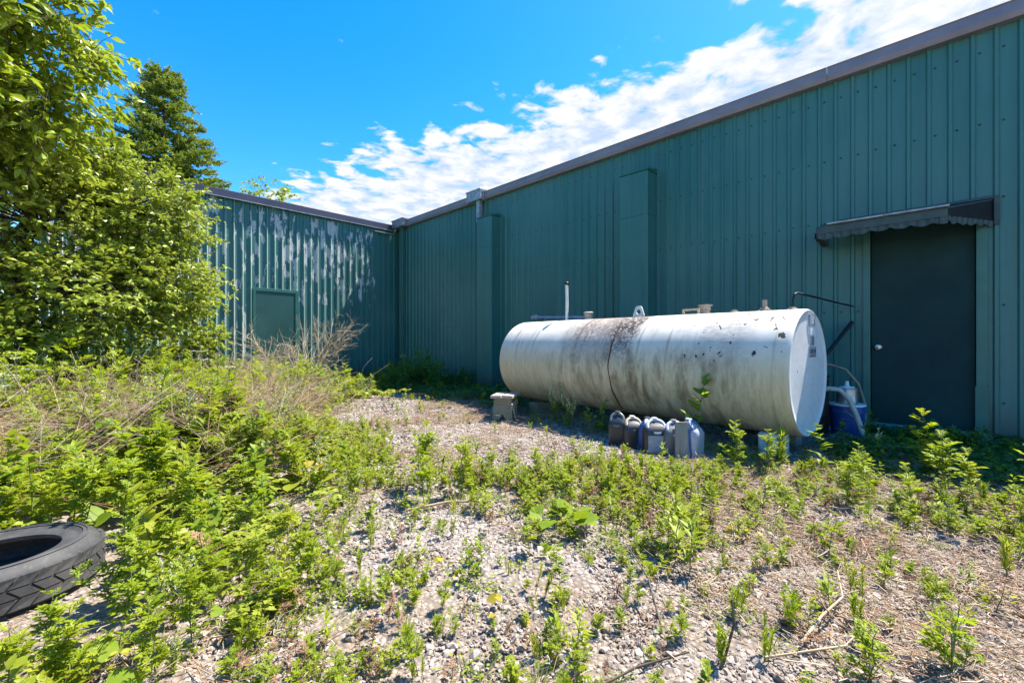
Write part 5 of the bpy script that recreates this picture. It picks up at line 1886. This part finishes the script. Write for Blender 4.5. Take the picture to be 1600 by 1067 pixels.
tree('leafy_bush', 'shadowy bush low at the left edge behind the undergrowth', (-1.5, 7.2, 0),
     [(0, 0, 0), (.05, -.02, .6), (.1, 0, 1.1)], .05,
     [(0, 0, .95, 1.0, .7, .7, 1), (.7, -.2, .7, .8, .6, .5, .8), (-.8, 0, 1.1, .8, .7, .8, .8)],
     260, 22, .07, 'leaf_tree', OV, 'bush', .4)
for i, (bx, by, h, lab) in enumerate(((5.75, 20.2, 7.7, 'pale tree top just showing over the rear roof left of centre'), (8.6, 21.5, 6.9, 'small tree top barely showing over the rear roof near the corner'))):
    tree('roadside_tree', lab, (bx, by, 0), [(0, 0, 0), (.1, 0, 2), (0, .1, 4.2), (.1, 0, 6)], .16,
         [(0, 0, h - 1.0, 1.2, 1.2, 1.0, 1), (-.7, 0, h - 1.6, .9, .9, .8, .8), (.7, .2, h - 1.7, .9, .9, .8, .8)], 260, 16, .13, 'leaf_tree', OV, 'tree', .6)


def conifer(name, label, base, h, r, z_low):
    t = thing(name, label, 'conifer', base)
    tk = TM(); tk.tube(np.array([(0, 0, 0), (.03, 0, h * .5), (0, 0, h)]), [.18, .10, .012], 8, 0)
    cr = TM()
    z = z_low
    while z < h - .1:
        f = (h - z) / (h - z_low)
        nb = 7 if f > .3 else 5
        a0 = rng.uniform(0, 6.28)
        for k in range(nb):
            a = a0 + 2 * np.pi * k / nb + rng.normal(0, .2); L = r * (f ** .85) * rng.uniform(.65, 1.15) + .12
            d = np.array([np.cos(a), np.sin(a), 0]); s = np.linspace(0, 1, 6)[:, None]
            P = np.array([0, 0, z]) + d * L * s + np.array([0, 0, 1]) * L * (.12 * s - .32 * s ** 2 + .26 * s ** 3.2)
            tk.tube(P, np.linspace(.022, .004, 6), 4, 0)
            nt = int(8 + 12 * L)
            for q in range(nt):
                tt = rng.uniform(.15, 1.0); c = along(P, np.array([tt]))[0]
                sd = np.cross(d, [0, 0, 1.0]) * rng.choice([-1, 1])
                dd = unit(d * rng.uniform(.5, 1.0) + sd * rng.uniform(.1, .9) + np.array([0, 0, rng.uniform(-.15, .35)]))
                l2 = (.16 + .30 * (1 - tt) * L * .5 + .12) * rng.uniform(.7, 1.2)
                m = int(26 * l2 / .3) + 8
                u = rng.uniform(0, 1, m); pos = c + dd * l2 * u[:, None]
                cr.inst(*kite(.17, .02), pos, unit(dd * .8 + rv(m, .55)), rv(m) + [0, 0, .6], .095 * rng.uniform(.7, 1.2, m), 0)
        z += .30 * (.55 + .6 * f)
    tk.build('trunk', [M['bark']], t); cr.build('crown', [M['needle']], t)
    return t


conifer('spruce_tree', 'dark green conifer rising behind the rear wing at upper left', (2.2, 18.6, 0), 10.1, 3.4, 2.2)
# woodland edge closing the view at the left
for i, (bx, by, h) in enumerate(((-4.2, 9.5, 5.5), (-3.0, 12.5, 6.0), (-1.0, 14.0, 5.5), (-5.5, 7.0, 5.5))):
    tree('woodland_tree', 'shadowed woodland tree behind the bushy tree on the left', (bx, by, 0), [(0, 0, 0), (.1, 0, 2), (0, .1, 4)], .12,
         [(0, 0, 3.4, 1.6, 1.6, 1.8, 1), (.3, -.3, 1.5, 1.6, 1.4, 1.3, .9), (0, 0, 4.6, 1.2, 1.2, 1.0, .6)], 330, 18, .13, 'leaf_tree', OV, 'tree', .6, 'woodland trees at the left')


number_groups({'woodland trees at the left': '%s from the left of the shadowed woodland trees behind the bushy tree'})
